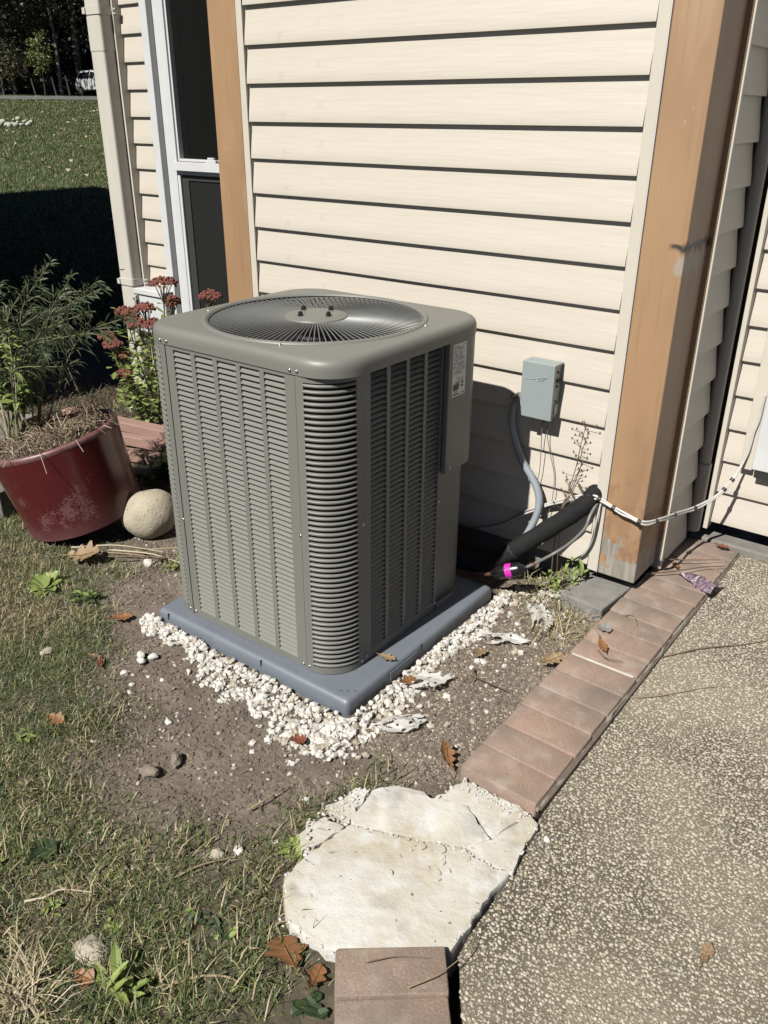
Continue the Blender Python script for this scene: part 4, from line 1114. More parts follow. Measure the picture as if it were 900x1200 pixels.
# grass: real blades, several lengths, lying every way
def blades(n, box, dens, lmin, lmax, wd, seed, flat=.5):
    r = np.random.default_rng(seed)
    x = r.uniform(box[0], box[1], n); y = r.uniform(box[2], box[3], n)
    k = r.random(n) < dens(x, y); x = x[k]; y = y[k]; n = len(x)
    z = ground_z(x, y)-.003
    L_ = lmin+(lmax-lmin)*r.random(n)**1.7
    a = r.uniform(0, 2*PI, n); el = np.clip(r.normal(flat, .35, n), .05, 1.35)
    bend = r.uniform(.1, .9, n); tw = r.uniform(-.6, .6, n)
    dx, dy = np.cos(a), np.sin(a); sx, sy = -np.sin(a+tw), np.cos(a+tw)
    w = wd*r.uniform(.6, 1.3, n)
    h1 = L_*.55; e2 = el-bend
    m1 = np.stack([x+dx*np.cos(el)*h1, y+dy*np.cos(el)*h1, z+np.sin(el)*h1], 1)
    tip = m1+np.stack([dx*np.cos(e2)*(L_-h1), dy*np.cos(e2)*(L_-h1), np.sin(e2)*(L_-h1)], 1)
    tip[:, 2] = np.maximum(tip[:, 2], z+.004)
    s3 = np.stack([sx, sy, np.zeros(n)], 1)*w[:, None]
    b0 = np.stack([x, y, z], 1)
    V = np.stack([b0-s3, b0+s3, m1+s3*.8, m1-s3*.8, tip], 1).reshape(-1, 3)
    o = (np.arange(n)*5)[:, None]
    F = np.concatenate([o+np.array([[0,1,2]]), o+np.array([[0,2,3]]), o+np.array([[3,2,4]])], 0)
    return V, F, x, y, r
def dens_t(x, y):
    t = turf_amt(x, y); return t*(.42+.55*np.clip(fbm(x*4, y*4, 12)*1.4+.5, 0, 1)) + .012
inb = lambda x, y: ~((x > -1.05) & (y > .8) & (x > -.98-.0*(y)))
def dd(x, y):
    d = dens_t(x, y); d = np.where((x > -.95) & (y > .80-.0) & (x < -.5), 0, d)
    d = np.where((x > -.775) & (y < .86), np.clip((-.70-x+.0)*4, 0, 1)*d, d)
    inp = (x > PX0) & (x < PX1) & (y > PY0) & (y < PY1)
    d = np.where(inp | (x > -.62), 0, d)
    pot = np.hypot(x+2.87, y-1.69) < .20
    return np.where(pot, 0, d)
V, F, bx_, by_, r_b = blades(430000, (-3.7,-.66,.25,2.5), dd, .012, .050, .00115, 51, .62)
dry = np.clip(.27+.46*fbm(bx_*4.2, by_*4.2, 21)-.15*np.clip((1.05-by_)*1.2, 0, 1), .10, .85)
u = r_b.random(len(bx_)); mi1 = np.where(u < dry*.62, 2, np.where(u < dry, 3, np.where(u < dry+(1-dry)*.52, 0, 1)))
bulk('grass', V, F, [M['grass'], M['grass_dark'], M['grass_dry'], M['grass_dead']], np.tile(mi1, 3), kind='stuff', label='short patchy turf of green and straw-coloured blades')
V, F, bx_, by_, r_b = blades(22000, (-3.6,-.66,.25,2.4), lambda x, y: .75*dd(x, y)*np.clip(.45+.6*fbm(x*4.5, y*4.5, 33), .05, 1), .018, .075, .0009, 57, .20)
bulk('thatch', V, F, [M['grass_dry'], M['straw_pale'], M['straw']], np.tile(r_b.choice([0,1,2], len(bx_), p=[.6,.15,.25]), 3), kind='stuff', label='dead thatch lying matted through the turf')
# taller tufts by the edges
def tufts(n, centres, rad, lmin, lmax, seed, flat=.9):
    r = np.random.default_rng(seed); out = []
    c = np.array(centres); k = r.integers(0, len(c), n)
    x = c[k, 0]+r.normal(0, rad, n); y = c[k, 1]+r.normal(0, rad, n)
    box = (0, 1, 0, 1)
    V, F, a, b, rr_ = blades(n, box, lambda p, q: np.ones(len(p)), lmin, lmax, .0015, seed+1, flat)
    V = V.reshape(n, 5, 3); V[..., 0] += (x-a)[:, None]; V[..., 1] += (y-b)[:, None]; V[..., 2] += (ground_z(x, y)-ground_z(a, b))[:, None]
    return V.reshape(-1, 3), F
cent = [(-1.03,.55),(-1.05,.50),(-.98,.52),(-1.30,.72),(-1.25,.68),(-1.05,.62),(-.92,.60),(-.85,.70),(-.88,.80),(-1.0,.86),(-1.02,.95),(-1.35,.45),(-1.6,.75),(-1.2,.85),(-1.5,.58),(-1.75,.95),(-2.2,1.3),(-2.4,1.55),(-2.6,1.35),(-2.3,1.7),(-1.05,1.08),(-.99,1.25),(-2.15,1.75)]
V, F = tufts(2600, cent, .045, .03, .085, 61)
mi = np.tile(rng.choice([0,1,2], 2600, p=[.42,.28,.30]), 3)
bulk('tall_grass', V, F, [M['grass'], M['grass_dark'], M['grass_dry']], mi, kind='stuff', label='taller tufts of grass standing out of the short turf')
cent2 = [(-1.09,2.46),(-1.02,2.40),(-.98,2.35),(-.93,2.32),(-.90,2.25),(-1.05,2.28),(-.95,2.18),(-.88,2.15),(-1.12,2.38)]
V, F = tufts(620, cent2, .045, .04, .13, 63, .55)
mi = np.tile(rng.choice([0,1], 620, p=[.2,.8]), 3)
bulk('dry_weeds', V, F, [M['grass'], M['grass_dry']], mi, kind='stuff', label='dry straw and weeds below the wall beside the corner post')
V, F = tufts(260, [(-1.165,.385),(-1.15,.40),(-1.175,.42)], .022, .05, .13, 67, .5)
bulk('straw_clump', V, F, [M['grass_dry'], M['straw_pale']], np.tile(rng.choice([0,1], 260, p=[.6,.4]), 3), kind='stuff', label='clump of pale straw in the bottom left corner')
# straw litter on soil
n = 900
V, F, bx_, by_, r_b = blades(n*6, (-2.9,-.84,.85,2.45), lambda x, y: np.where((x > PX0) & (x < PX1) & (y > PY0) & (y < PY1), 0, np.clip(.10+.25*fbm(x*2, y*2, 77), .03, .5)), .012, .07, .0010, 71, .08)
bulk('straw_litter', V, F, [M['straw'], M['straw_pale'], M['twig']], np.tile(r_b.choice([0,1,2], len(bx_), p=[.5,.25,.25]), 3), kind='stuff', label='broken straw scattered over the soil')

# ---- single stones
def stone(name, label, loc, size, m, seed, group=None, cat='stone', sub=3, amp=.12, flat=.8):
    bm = bmesh.new(); bmesh.ops.create_icosphere(bm, subdivisions=sub, radius=1)
    r = random.Random(seed); ph = [r.uniform(0, 6) for _ in range(9)]
    if cat == 'stone': bmesh.ops.delete(bm, geom=bm.verts[:], context='VERTS'); bmesh.ops.create_icosphere(bm, subdivisions=2, radius=1)
    for v in bm.verts:
        p = v.co.copy()
        if cat == 'stone': p = p*(1+r.uniform(-.09,.09))
        d = 1+amp*(math.sin(p.x*2.1+ph[0])*math.sin(p.y*2.4+ph[1])+.7*math.sin(p.z*2.7+ph[2])+.35*math.sin(p.x*5+ph[3])*math.sin(p.z*4.4+ph[4])+.22*math.sin(p.y*9+ph[5])*math.sin(p.x*8+ph[6]))
        v.co = Vector((p.x*size[0], p.y*size[1], p.z*size[2]))*d
    me = bpy.data.meshes.new(name); bm.to_mesh(me); bm.free(); me.materials.append(m)
    me.polygons.foreach_set('use_smooth', [cat != 'stone']*len(me.polygons))
    o = put(name, me, loc=loc, rot=(0, 0, r.uniform(0, 6))); o['label'] = label; o['category'] = cat
    if group: o['group'] = group
    return o
o = stone('boulder', 'round cream boulder between the maroon pot and the air conditioner', (-2.585,1.850,.088), (.113,.104,.100), M['boulder'], 3, cat='boulder', sub=4, amp=.06)
o.rotation_euler = (.2,-.15,1.1)
stone('stone', 'dark grey stone half hidden behind the cream boulder', (-2.50,2.06,.05), (.09,.07,.07), M['stone_grey'], 5, cat='stone')
stone('stone', 'pale flat stone sunk in the grass at the lower left', (-1.150,.545,.020), (.042,.030,.009), M['stone_cream'], 6, amp=.2)
stone('stone', 'pale pebble in the turf left of the mortar slab', (-1.128,.871,.014), (.020,.015,.012), M['stone_cream'], 7, amp=.2)
stone('stone', 'small pale pebble beside a larger one left of the mortar slab', (-1.100,.908,.012), (.013,.010,.009), M['stone_white'], 8, amp=.2)
stone('stone', 'brown clod of earth at the near edge of the bare soil', (-1.472,.948,.012), (.026,.018,.014), M['crumb_b'], 9, amp=.22)
stone('stone', 'long grey clod right of the brown clod on the soil', (-1.455,1.025,.010), (.030,.016,.013), M['crumb_b'], 10, amp=.22)
stone('stone', 'pale stone alone in the turf left of the bare soil', (-2.150,1.091,.012), (.024,.018,.012), M['stone_cream'], 11, amp=.2)
stone('stone', 'white chip of stone on the path beside the mortar slab', (-.538,1.352,.036), (.010,.008,.005), M['stone_white'], 12, amp=.2)
stone('stone', 'white lump of stone left of the boulder', (-2.36,1.66,.014), (.026,.020,.014), M['stone_white'], 14, amp=.25)
for k, (x, y) in enumerate(((-1.905,1.262),(-1.882,1.246),(-1.868,1.284))):
    stone('stone', 'white pebble of the three lying apart from the gravel on the soil', (x, y, .012), (.016,.012,.010), M['stone_white'], 30+k, group='three loose pebbles', amp=.15)

# ---- fallen leaves: lobed outline, curled
def leaf_mesh(name, L_, m, seed, lobes=4, width=.42, curl=.25):
    r = random.Random(seed); mb = MB(); n_ = 26
    side = []
    for k in range(n_+1):
        t = k/n_
        env = width*math.sin(PI*min(1, t*1.02))**.7*(.55+.75*t if t < .65 else .55+.75*.65-(t-.65)*.9)
        lob = .38+.62*abs(math.sin(PI*t*lobes+.3))**.8
        side.append(max(.012, env*lob*.62))
    vs = []
    for k in range(n_+1):
        t = k/n_; x = (t-.5)*L_
        zc = curl*L_*(.5*(t-.5)**2*4*.5)
        sk = r.uniform(-.02, .02)
        for s_ in (-1, -.5, 0, .5, 1):
            w = side[k]*L_*s_*(1+(.1*r.uniform(-1, 1)))
            vs.append((x+abs(s_)*.10*L_*(1 if lobes else 0), w, zc+curl*abs(s_)**1.5*side[k]*L_*.8+L_*.012*math.sin(k*1.3+s_*2)))
    fs = []
    for k in range(n_):
        for j in range(4):
            a = k*5+j; fs.append((a, a+1, a+6, a+5))
    mb.add(vs, fs)
    mb.tube([(-.5*L_-.16*L_, 0, .05*L_), (-.5*L_, 0, curl*L_*.25), (0, 0, .003), (.46*L_, 0, curl*L_*.22)], [.008*L_, .012*L_, .010*L_, .004*L_], 5)
    return mb.mesh(name, m, smooth=50)
def leaf(label, x, y, z, L_, m, rz, seed, tilt=(0,0), lobes=4, width=.5, curl=.25):
    o = put('fallen_leaf', leaf_mesh('fallen_leaf', L_, M[m], seed, lobes, width, curl), loc=(x, y, z), rot=(tilt[0], tilt[1], rz))
    o['label'] = label; o['category'] = 'leaf'; o['group'] = 'fallen leaves on the ground'
leaf('tan curled oak leaf in the grass below the maroon pot', -2.585,1.520,.030,.15,'leaf_tan',.5,1,(.3,-.2),4,.62,.45)
leaf('large orange oak leaf with deep lobes left of the lone bricks', -.818,.775,.030,.088,'leaf_oak',2.7,2,(.25,.1),3,.95,.2)
leaf('curled brown leaf pressed against the lone brick', -.742,.768,.024,.070,'leaf_oak',1.9,3,(.1,.3),3,.55,.6)
leaf('orange leaf at the front end of the brick row', -.872,1.440,.030,.085,'leaf_oak',2.4,4,(.4,-.3),4,.5,.6)
leaf('tan leaf standing in the gravel strip right of the pad', -1.060,1.905,.024,.06,'leaf_tan',1.2,5,(.8,.1),3,.4,.4)
leaf('orange leaf alone in the turf at the left', -1.832,.912,.026,.055,'leaf_oak',.2,6,(.2,.2),3,.75,.4)
leaf('dark green oak leaf in the grass at the lower left', -1.440,.620,.030,.070,'leaf_green_fallen',1.6,7,(.5,.1),3,.8,.3)
leaf('orange leaf near the left corner of the pad', -2.120,1.345,.020,.075,'leaf_oak',1.0,8,(.1,.1),4,.6,.5)
leaf('rust red leaf on the soil left of the gravel', -1.960,1.150,.018,.06,'leaf_red',2.5,9,(.2,.0),4,.4,.5)
leaf('tan leaf flat on soil beside the rust red leaf', -2.015,1.165,.016,.055,'leaf_tan',.4,19,(.0,.1),4,.4,.3)
leaf('rust leaf under the gravel in front of the pad', -1.243,1.262,.020,.05,'leaf_red',.8,10,(.2,.2),3,.7,.4)
leaf('pointed tan leaf on the concrete path', -.150,1.272,.040,.062,'leaf_tan',1.55,11,(.1,.0),2,.38,.5)
leaf('brown leaf at the bottom left corner of the lawn', -1.105,.498,.030,.05,'leaf_oak',.4,12,(.3,.2),2,.7,.5)
leaf('tan leaf lying on the pad under the side panel', -1.248,1.672,.0565,.060,'leaf_tan',.2,13,(.05,.05),3,.5,.35)
leaf('brown leaf among the gravel near the pad corner', -1.150,1.640,.030,.065,'leaf_oak',1.3,14,(.4,.2),3,.5,.5)
leaf('tan leaf beside the left edge of the brick row', -.850,1.985,.040,.085,'leaf_tan',1.0,15,(.3,-.1),4,.5,.5)
leaf('orange leaf on the bricks near the door end', -.735,2.760,.064,.06,'leaf_oak',2.2,16,(.05,.1),3,.4,.4)
leaf('grey folded leaf on the bricks below the footing block', -.775,2.20,.074,.05,'block',.6,17,(.3,.1),2,.8,.5)
leaf('slim brown leaf pointing across the bricks below the footing block', -.742,2.115,.074,.085,'leaf_oak',-.9,18,(.0,.05),1,.28,.3)
leaf('rust leaf at the door end of the brick row', -.655,3.02,.066,.06,'leaf_red',.1,20,(.05,.1),3,.5,.4)

# ---- twigs
def twig(label, pts, r, m, cat='twig'):
    t_ = MB(); P_ = spline(pts, 5); n_ = len(P_)
    t_.tube(P_, [r*(1-.55*k/n_) for k in range(n_)], 6)
    o = t_.build('twig', M[m], smooth=70); o['label'] = label; o['category'] = cat; o['group'] = 'twigs and stalks on the ground'
twig('pale bent stalk in the grass at the lower left', [(-1.36,.530,.02),(-1.330,.560,.026),(-1.315,.592,.03),(-1.262,.63,.024)], .0032, 'straw_pale')
twig('pale forked stalk curling at the left edge', [(-1.325,.39,.03),(-1.30,.41,.045),(-1.275,.415,.03),(-1.25,.40,.02)], .0035, 'straw_pale')
twig('long pale stick in the grass left of the lone bricks', [(-.960,.598,.022),(-.925,.640,.026),(-.880,.672,.026),(-.83,.682,.02)], .0036, 'straw')
twig('thin brown stick left of the mortar slab', [(-1.155,.76,.018),(-1.13,.82,.024),(-1.09,.885,.02)], .0026, 'straw')
twig('dry straw bundle on the near soil', [(-1.17,1.01,.014),(-1.155,1.06,.02),(-1.15,1.12,.018)], .0032, 'straw')
twig('black twig on the grit beside the brick row', [(-1.005,1.80,.02),(-.945,1.79,.026),(-.895,1.80,.018)], .0032, 'twig')
twig('brown twig on the grit crossing the black twig', [(-1.03,1.83,.02),(-1.005,1.79,.022),(-1.0,1.765,.02)], .003, 'twig')
twig('long twig across the bricks near the door', [(-.80,2.62,.074),(-.72,2.70,.078),(-.65,2.80,.074),(-.59,2.87,.066)], .0032, 'twig')
twig('second long twig crossing the bricks near the house', [(-.81,2.75,.076),(-.72,2.80,.08),(-.62,2.90,.07)], .0028, 'twig')
twig('short twig with a kink on the bricks', [(-.76,2.32,.073),(-.73,2.33,.078),(-.70,2.29,.073)], .0022, 'straw')
twig('curved brown stalk on the bricks by the white joint', [(-.74,2.08,.073),(-.70,2.05,.078),(-.655,2.07,.073)], .002, 'twig')
twig('twig lying on the path near the far end', [(-.59,2.215,.033),(-.50,2.34,.037),(-.40,2.45,.034),(-.28,2.6,.034)], .003, 'twig')
twig('long thin straw on the path near the middle', [(-.60,1.96,.033),(-.52,2.03,.036),(-.42,2.16,.034),(-.34,2.22,.033)], .0026, 'straw')
twig('dead stalk across the lone brick', [(-.665,.835,.070),(-.625,.875,.076),(-.575,.915,.070)], .0014, 'twig')
twig('dry blade in the gap beside the lone bricks', [(-.57,.84,.072),(-.535,.90,.078),(-.525,.985,.06),(-.54,1.05,.05)], .0016, 'straw')
for k, (a, b) in enumerate((((-2.62,1.56),(-2.22,1.74)),((-2.55,1.62),(-2.17,1.72)),((-2.50,1.58),(-2.12,1.79)),((-2.45,1.67),(-2.15,1.83)),((-2.66,1.53),(-2.35,1.72)))):
    c = ((a[0]+b[0])/2, (a[1]+b[1])/2+.015*(k % 2))
    twig('straw stalk in the loose bundle below the boulder', [(a[0],a[1],.02+.004*k),(c[0],c[1],.032+.006*k),(b[0],b[1],.022+.004*k)], .0036, ('straw','straw_pale','twig')[k % 3])

# ---- torn plastic
def film(label, x, y, z, s, rz, seed):
    """torn crumpled sheet: a creased grid with frayed ends and holes"""
    r = random.Random(seed); mb = MB(); nu, nv = 26, 13
    ph = [r.uniform(0, 6) for _ in range(6)]
    hz = lambda u, v: .006+.0045*math.sin(u*9+ph[0]+v*3)+.0035*math.sin(v*11+ph[1]-u*4)+.002*math.sin(u*23+v*17+ph[2])
    vs = []
    for i_ in range(nu+1):
        for j in range(nv+1):
            u = i_/nu; v = j/nv-.5
            w = .30+.28*math.sin(u*PI*.8+.4)+.10*math.sin(u*7+ph[3])
            vs.append((u*s*1.25+.012*s*r.uniform(-1,1)+.12*s*math.sin(v*4+ph[4]), v*w*s+.05*s*math.sin(u*5+ph[5])+.010*s*r.uniform(-1,1), max(.001, hz(u, v)*s/.12)+r.uniform(0,.0012)))
    lens = [(r.uniform(0,.3), r.uniform(.55,1.)) for _ in range(nv)]
    fs = []
    for i_ in range(nu):
        for j in range(nv):
            u = i_/nu; lo_, hi_ = lens[j]
            if u < lo_ or u > hi_ or r.random() < .04+.16*abs(j-nv/2)/nv: continue
            a = i_*(nv+1)+j; fs.append((a, a+nv+1, a+nv+2, a+1))
    mb.add(vs, fs)
    o = mb.build('plastic_scrap', M['plastic_film'], smooth=35); o.location = (x, y, z); o.rotation_euler = (0, 0, rz)
    o['label'] = label; o['category'] = 'plastic scrap'; o['group'] = 'torn plastic on the soil'
film('frayed white plastic scrap left of the brick row', -.965,2.075,.012,.125,-2.6,1)
film('frayed white plastic scrap below the pipe near the pad', -1.03,2.30,.014,.15,-1.2,2)
film('shredded plastic fan in the gravel right of the pad', -1.075,1.770,.016,.135,-2.0,3)
film('small plastic shred lying in the soil between gravel and bricks', -1.02,1.55,.012,.12,-2.2,5)
film('white plastic scrap under the filter drier', -1.06,2.385,.018,.14,.4,6)
# foil wrapper on the bricks
mb = MB(); vs = []; fs = []
nu, nv = 10, 6
for i_ in range(nu+1):
    t = i_/nu; w = .004+.050*t**.8
    for j in range(nv+1):
        s_ = j/nv-.5
        vs.append((t*.145, s_*2*w, .012*math.sin(t*7+j)*(.4+t*.5)+.018*t*math.cos(s_*3)+.004*math.sin(j*2.5+i_*1.7)))
for i_ in range(nu):
    for j in range(nv): a = i_*(nv+1)+j; fs.append((a, a+1, a+nv+2, a+nv+1))
mb.add(vs, fs); o = mb.build('foil_wrapper', M['foil'], smooth=30); o.location = (-.712,2.712,.068); o.rotation_euler = (0,.06,-.12)
o['label'] = 'crumpled purple and silver foil wrapper on the bricks'; o['category'] = 'wrapper'

# ================================================================== POT AND PLANTS
POT = Vector((-2.828, 1.722, .052))
pott = thing('planter_pot', 'large maroon glazed pot with pale scuffs leaning beside the boulder', 'plant pot', POT, rot=Matrix.Rotation(math.radians(14), 3, Vector((.6,-.8,0))).to_euler())
def tilt(o):                                                      # parts are modelled upright about the pot's own axis
    o.matrix_parent_inverse = Matrix.Identity(4); return o
mb = MB()
mb.lathe([(.0,.004),(.216,.0),(.227,.006),(.233,.05),(.238,.12),(.244,.20),(.250,.28),(.2540,.320),(.2560,.344),(.238,.345),(.234,.32),(.228,.24),(0,.235)], 72)
shell = tilt(mb.build('shell', M['pot'], pott, smooth=50))
M['pot_rim'] = mat('worn_pot_rim', (.155,.045,.045), .45, var=(.24,.13,.125), vscale=30)
mb = MB(); mb.lathe([(.2562,.3452),(.2585,.352),(.2580,.360),(.2545,.3665),(.246,.369),(.2395,.366),(.2365,.357),(.2375,.3452),(.2562,.3452)], 72); tilt(mb.build('rim', M['pot_rim'], pott, smooth=50))
mb = MB(); mb.lathe([(.233,.315),(.20,.328),(.14,.345),(.07,.352),(0,.355)], 40); tilt(mb.build('soil', M['pot_soil'], pott, smooth=60))
TM = pott.matrix_basis
def leafquad(mb, p, d, n_, L_, w, mi=0, droop=.25):
    """pointed leaf: two bent quads and a tip"""
    d = d.normalized(); s_ = d.cross(n_)
    if s_.length < 1e-4: s_ = d.orthogonal()
    s_.normalize(); n2 = s_.cross(d)
    a = p; b = p+d*L_*.45+n2*L_*.02; c = p+d*L_*.8-Vector((0,0,1))*L_*droop*.4; e = p+d*L_*.98-Vector((0,0,1))*L_*droop
    mb.add([a, b+s_*w, c+s_*w*.7, e, c-s_*w*.7, b-s_*w, b-n2*w*.25, c-n2*w*.2], [(0,1,6),(1,2,7,6),(2,3,7),(0,6,5),(6,7,4,5),(7,3,4)], mi)
# tall narrow-leaved shrub rising out of the pot
r_ = random.Random(21)
shr = thing('narrow_leaved_plant', 'tall plant with drooping narrow grey-green leaves growing in the maroon pot', 'plant', (-3.02, 1.63, .36))
stems = MB(); lv = MB()
tips = [(-2.83,1.74,1.06),(-2.74,1.76,1.02),(-2.60,1.78,.99),(-2.50,1.81,.90),(-2.60,1.72,.92),(-2.95,1.72,.99),(-3.10,1.68,.96),(-3.22,1.62,.88),(-3.15,1.70,.84),(-2.68,1.66,.84),(-2.55,1.66,.86),(-3.28,1.56,.80),(-3.00,1.80,.93),(-2.86,1.68,.88),(-3.05,1.62,.80),(-3.30,1.66,.96),(-2.78,1.62,.76),(-2.70,1.64,.72),(-2.92,1.58,.84),(-2.66,1.80,1.00)]
for k, tp in enumerate(tips):
    b0 = Vector((-3.02+r_.uniform(-.08,.08), 1.63+r_.uniform(-.06,.06), .36)); tp = Vector(tp)
    mid = b0.lerp(tp, .55)+Vector((-.07+r_.uniform(-.03,.03), r_.uniform(-.05,.05), .13))
    P_ = spline([b0, b0.lerp(mid, .5)+Vector((0,0,.03)), mid, tp], 8)
    n_ = len(P_)
    stems.tube(P_, [.0045*(1-.75*i_/n_) for i_ in range(n_)], 5)
    for i_ in range(int(n_*.30), n_):
        t = (P_[min(i_+1, n_-1)]-P_[i_-1]).normalized()
        for q in range(5 if i_ < n_-3 else 7):
            a = r_.uniform(0, 2*PI); o_ = t.orthogonal().normalized(); o_ = Matrix.Rotation(a, 3, t) @ o_
            leafquad(lv, P_[i_]+t*r_.uniform(-.008,.008), (o_*r_.uniform(.7,1)+t*r_.uniform(.3,.9)), t, r_.uniform(.055,.105)*(1 if i_ < n_-4 else .45), r_.uniform(.0028,.0044), r_.choice((0,0,1)), r_.uniform(.05,.5))
stems.build('stem', M['sedum_stem'], shr, smooth=70); lv.build('leaf', [M['willow_leaf'], M['weed_dark']], shr, kind='stuff')
# bright green leafy shoot in the middle
sh2 = thing('green_shoot', 'bright green leafy shoot at the left of the maroon pot', 'plant', (-3.04, 1.60, .36))
stems = MB(); lv = MB()
for k in range(9):
    b0 = Vector((-3.04+r_.uniform(-.05,.05), 1.60+r_.uniform(-.04,.04), .36)); tp = b0+Vector((r_.uniform(-.10,.12)+.04, r_.uniform(-.08,.08), r_.uniform(.26,.52)))
    P_ = spline([b0, b0.lerp(tp, .5)+Vector((r_.uniform(-.03,.03), 0, .02)), tp], 9); n_ = len(P_)
    stems.tube(P_, [.004*(1-.6*i_/n_) for i_ in range(n_)], 5)
    for i_ in range(6, n_):
        t = (P_[min(i_+1, n_-1)]-P_[i_-1]).normalized()
        for q in range(3):
            o_ = Matrix.Rotation(r_.uniform(0, 2*PI), 3, t) @ t.orthogonal().normalized()
            up_ = i_/n_
            leafquad(lv, P_[i_], o_+t*r_.uniform(.1,.6), t, r_.uniform(.045,.075)*(1.25-.6*up_), r_.uniform(.008,.014)*(1.25-.75*up_), r_.choice((0,0,1)), r_.uniform(.0,.4))
stems.build('stem', M['straw_pale'], sh2, smooth=70); lv.build('leaf', [M['weed'], M['sedum_leaf']], sh2, kind='stuff')
# dead stalks, matted in the pot
dead = thing('dead_stalks', 'tangle of dead brown stalks filling the maroon pot', 'dead plant', (-2.9, 1.85, .31))
mb = MB()
for k in range(1150):
    a = r_.uniform(0, 2*PI); q = .222*math.sqrt(r_.random()); p = Vector((q*math.cos(a), q*math.sin(a), .352-.03*(q/.22)**2+r_.uniform(-.01,.04)))
    a2 = r_.uniform(0, 2*PI); L_ = r_.uniform(.03,.10)
    e1 = p+Vector((math.cos(a2)*L_*.5, math.sin(a2)*L_*.5, r_.uniform(.004,.05))); e2 = e1+Vector((math.cos(a2+.9)*L_*.5, math.sin(a2+.9)*L_*.5, r_.uniform(-.03,.02)))
    if math.hypot(e2.x, e2.y) > .232 or math.hypot(e1.x, e1.y) > .232: continue
    mb.tube([TM @ x for x in (p, e1, e2)], [.0017,.0014,.0009], 4, r_.choice((0,0,0,1,1,2)), cap=False)
for k in range(34):                                               # longer arching ones on the right side
    p = Vector((r_.uniform(-.02,.20), r_.uniform(-.10,.17), .30)); h = r_.uniform(.05,.15); a2 = r_.uniform(.2,2.8)
    pts = [p, p+Vector((.02*math.cos(a2), .02*math.sin(a2), h*.7)), p+Vector((.06*math.cos(a2), .06*math.sin(a2), h)), p+Vector((.12*math.cos(a2), .12*math.sin(a2), h*.85)), p+Vector((.16*math.cos(a2), .16*math.sin(a2), h*.45))]
    P_ = [TM @ x for x in spline(pts, 5)]; mb.tube(P_, [.0016*(1-.5*i_/len(P_)) for i_ in range(len(P_))], 4, r_.choice((0,0,1,2)), cap=False)
for x, y, h in ((.135,.10,.30),(.16,.12,.20),(.09,.13,.24),(-.16,-.06,.34),(-.20,-.02,.26)):
    P_ = [TM @ Vector(v) for v in ((x,y,.30),(x+.004,y,.30+h*.5),(x-.006,y+.004,.30+h))]; mb.tube(P_, [.004,.003,.0015], 5, 1)
    for k in range(12):
        z = .30+h*r_.uniform(.1,.95); a = r_.uniform(0, 6.28); mb.tube([TM @ Vector(v) for v in ((x,y,z),(x+.03*math.cos(a),y+.03*math.sin(a),z-.01),(x+.045*math.cos(a),y+.045*math.sin(a),z-.035))], [.0016,.0012,.0008], 4, 0, cap=False)
for k in range(6):
    a = -2.2+.5*k; mb.tube([TM @ Vector(v) for v in ((.22*math.cos(a),.22*math.sin(a),.34),(.27*math.cos(a),.27*math.sin(a),.375),(.30*math.cos(a),.30*math.sin(a),.30+.03*(k % 3)))], [.0018,.0016,.001], 4, 2)
mb.build('stalk', [M['twig'], M['straw'], M['straw_pale']], dead, smooth=70, kind='stuff')

# sedum with rust-red heads
sed = thing('sedum_plant', 'stonecrop plant with rust-red flower heads and light green leaves', 'plant', (-3.55, 2.62, 0))
heads = [(-3.290,2.60,.815,.058),(-3.620,2.60,.630,.046),(-3.455,2.60,.672,.044),(-3.490,2.58,.592,.050),(-3.805,2.60,.478,.040),(-3.735,2.58,.452,.046),(-3.655,2.57,.305,.040),(-3.58,2.61,.620,.036),(-3.325,2.92,.70,.052),(-3.40,2.60,.60,.040),(-3.70,2.62,.39,.036),(-3.36,2.70,.70,.036)]
lv = MB()
for k, (x, y, z, R) in enumerate(heads):
    R *= 1.12
    b0 = Vector((-3.52+.10*r_.uniform(-1,1)+(.15 if y > 2.8 else 0), 2.64+.05*r_.uniform(-1,1)+(.2 if y > 2.8 else 0), 0)); tp = Vector((x, y, z-.012))
    mid = Vector((b0.x*.35+tp.x*.65, b0.y*.5+tp.y*.5, tp.z*.45))
    P_ = spline([b0, mid, tp], 10); n_ = len(P_)
    s_ = MB(); s_.tube(P_, [.0055*(1-.4*i_/n_) for i_ in range(n_)], 6)
    for q in range(14):
        a = 2.4*q; rr = R*.8*math.sqrt((q+.5)/14); s_.tube([P_[-3], Vector((x+rr*math.cos(a), y+rr*math.sin(a), z-.004))], [.002,.0014], 4, cap=False)
    s_.build('stem', M['sedum_stem'], sed, smooth=60)
    h_ = MB()
    bm = bmesh.new(); bmesh.ops.create_icosphere(bm, subdivisions=1, radius=1); iv = [v.co.copy() for v in bm.verts]; fi = [[v.index for v in f.verts] for f in bm.faces]; bm.free()
    for q in range(95):
        a = 2.39996*q; rr = R*math.sqrt((q+.5)/95); c_ = Vector((x+rr*math.cos(a)*1.0, y+rr*math.sin(a), z+.020*(1-(rr/R)**2)+.006*math.sin(a*1.7+q)+r_.uniform(-.008,.006))); s0 = r_.uniform(.005,.0095)
        h_.add([c_+Vector((v.x*s0, v.y*s0, v.z*s0*1.1)) for v in iv], fi)
    h_.build('flower_head', M['sedum_flower'], sed)
    for i_ in range(3, n_-2):
        for q in range(2):
            t = (P_[i_+1]-P_[i_-1]).normalized(); o_ = Matrix.Rotation(r_.uniform(0, 2*PI), 3, t) @ t.orthogonal().normalized()
            leafquad(lv, P_[i_], o_+t*.5, t, r_.uniform(.035,.06), r_.uniform(.010,.016), r_.choice((0,0,1)), r_.uniform(-.1,.3))
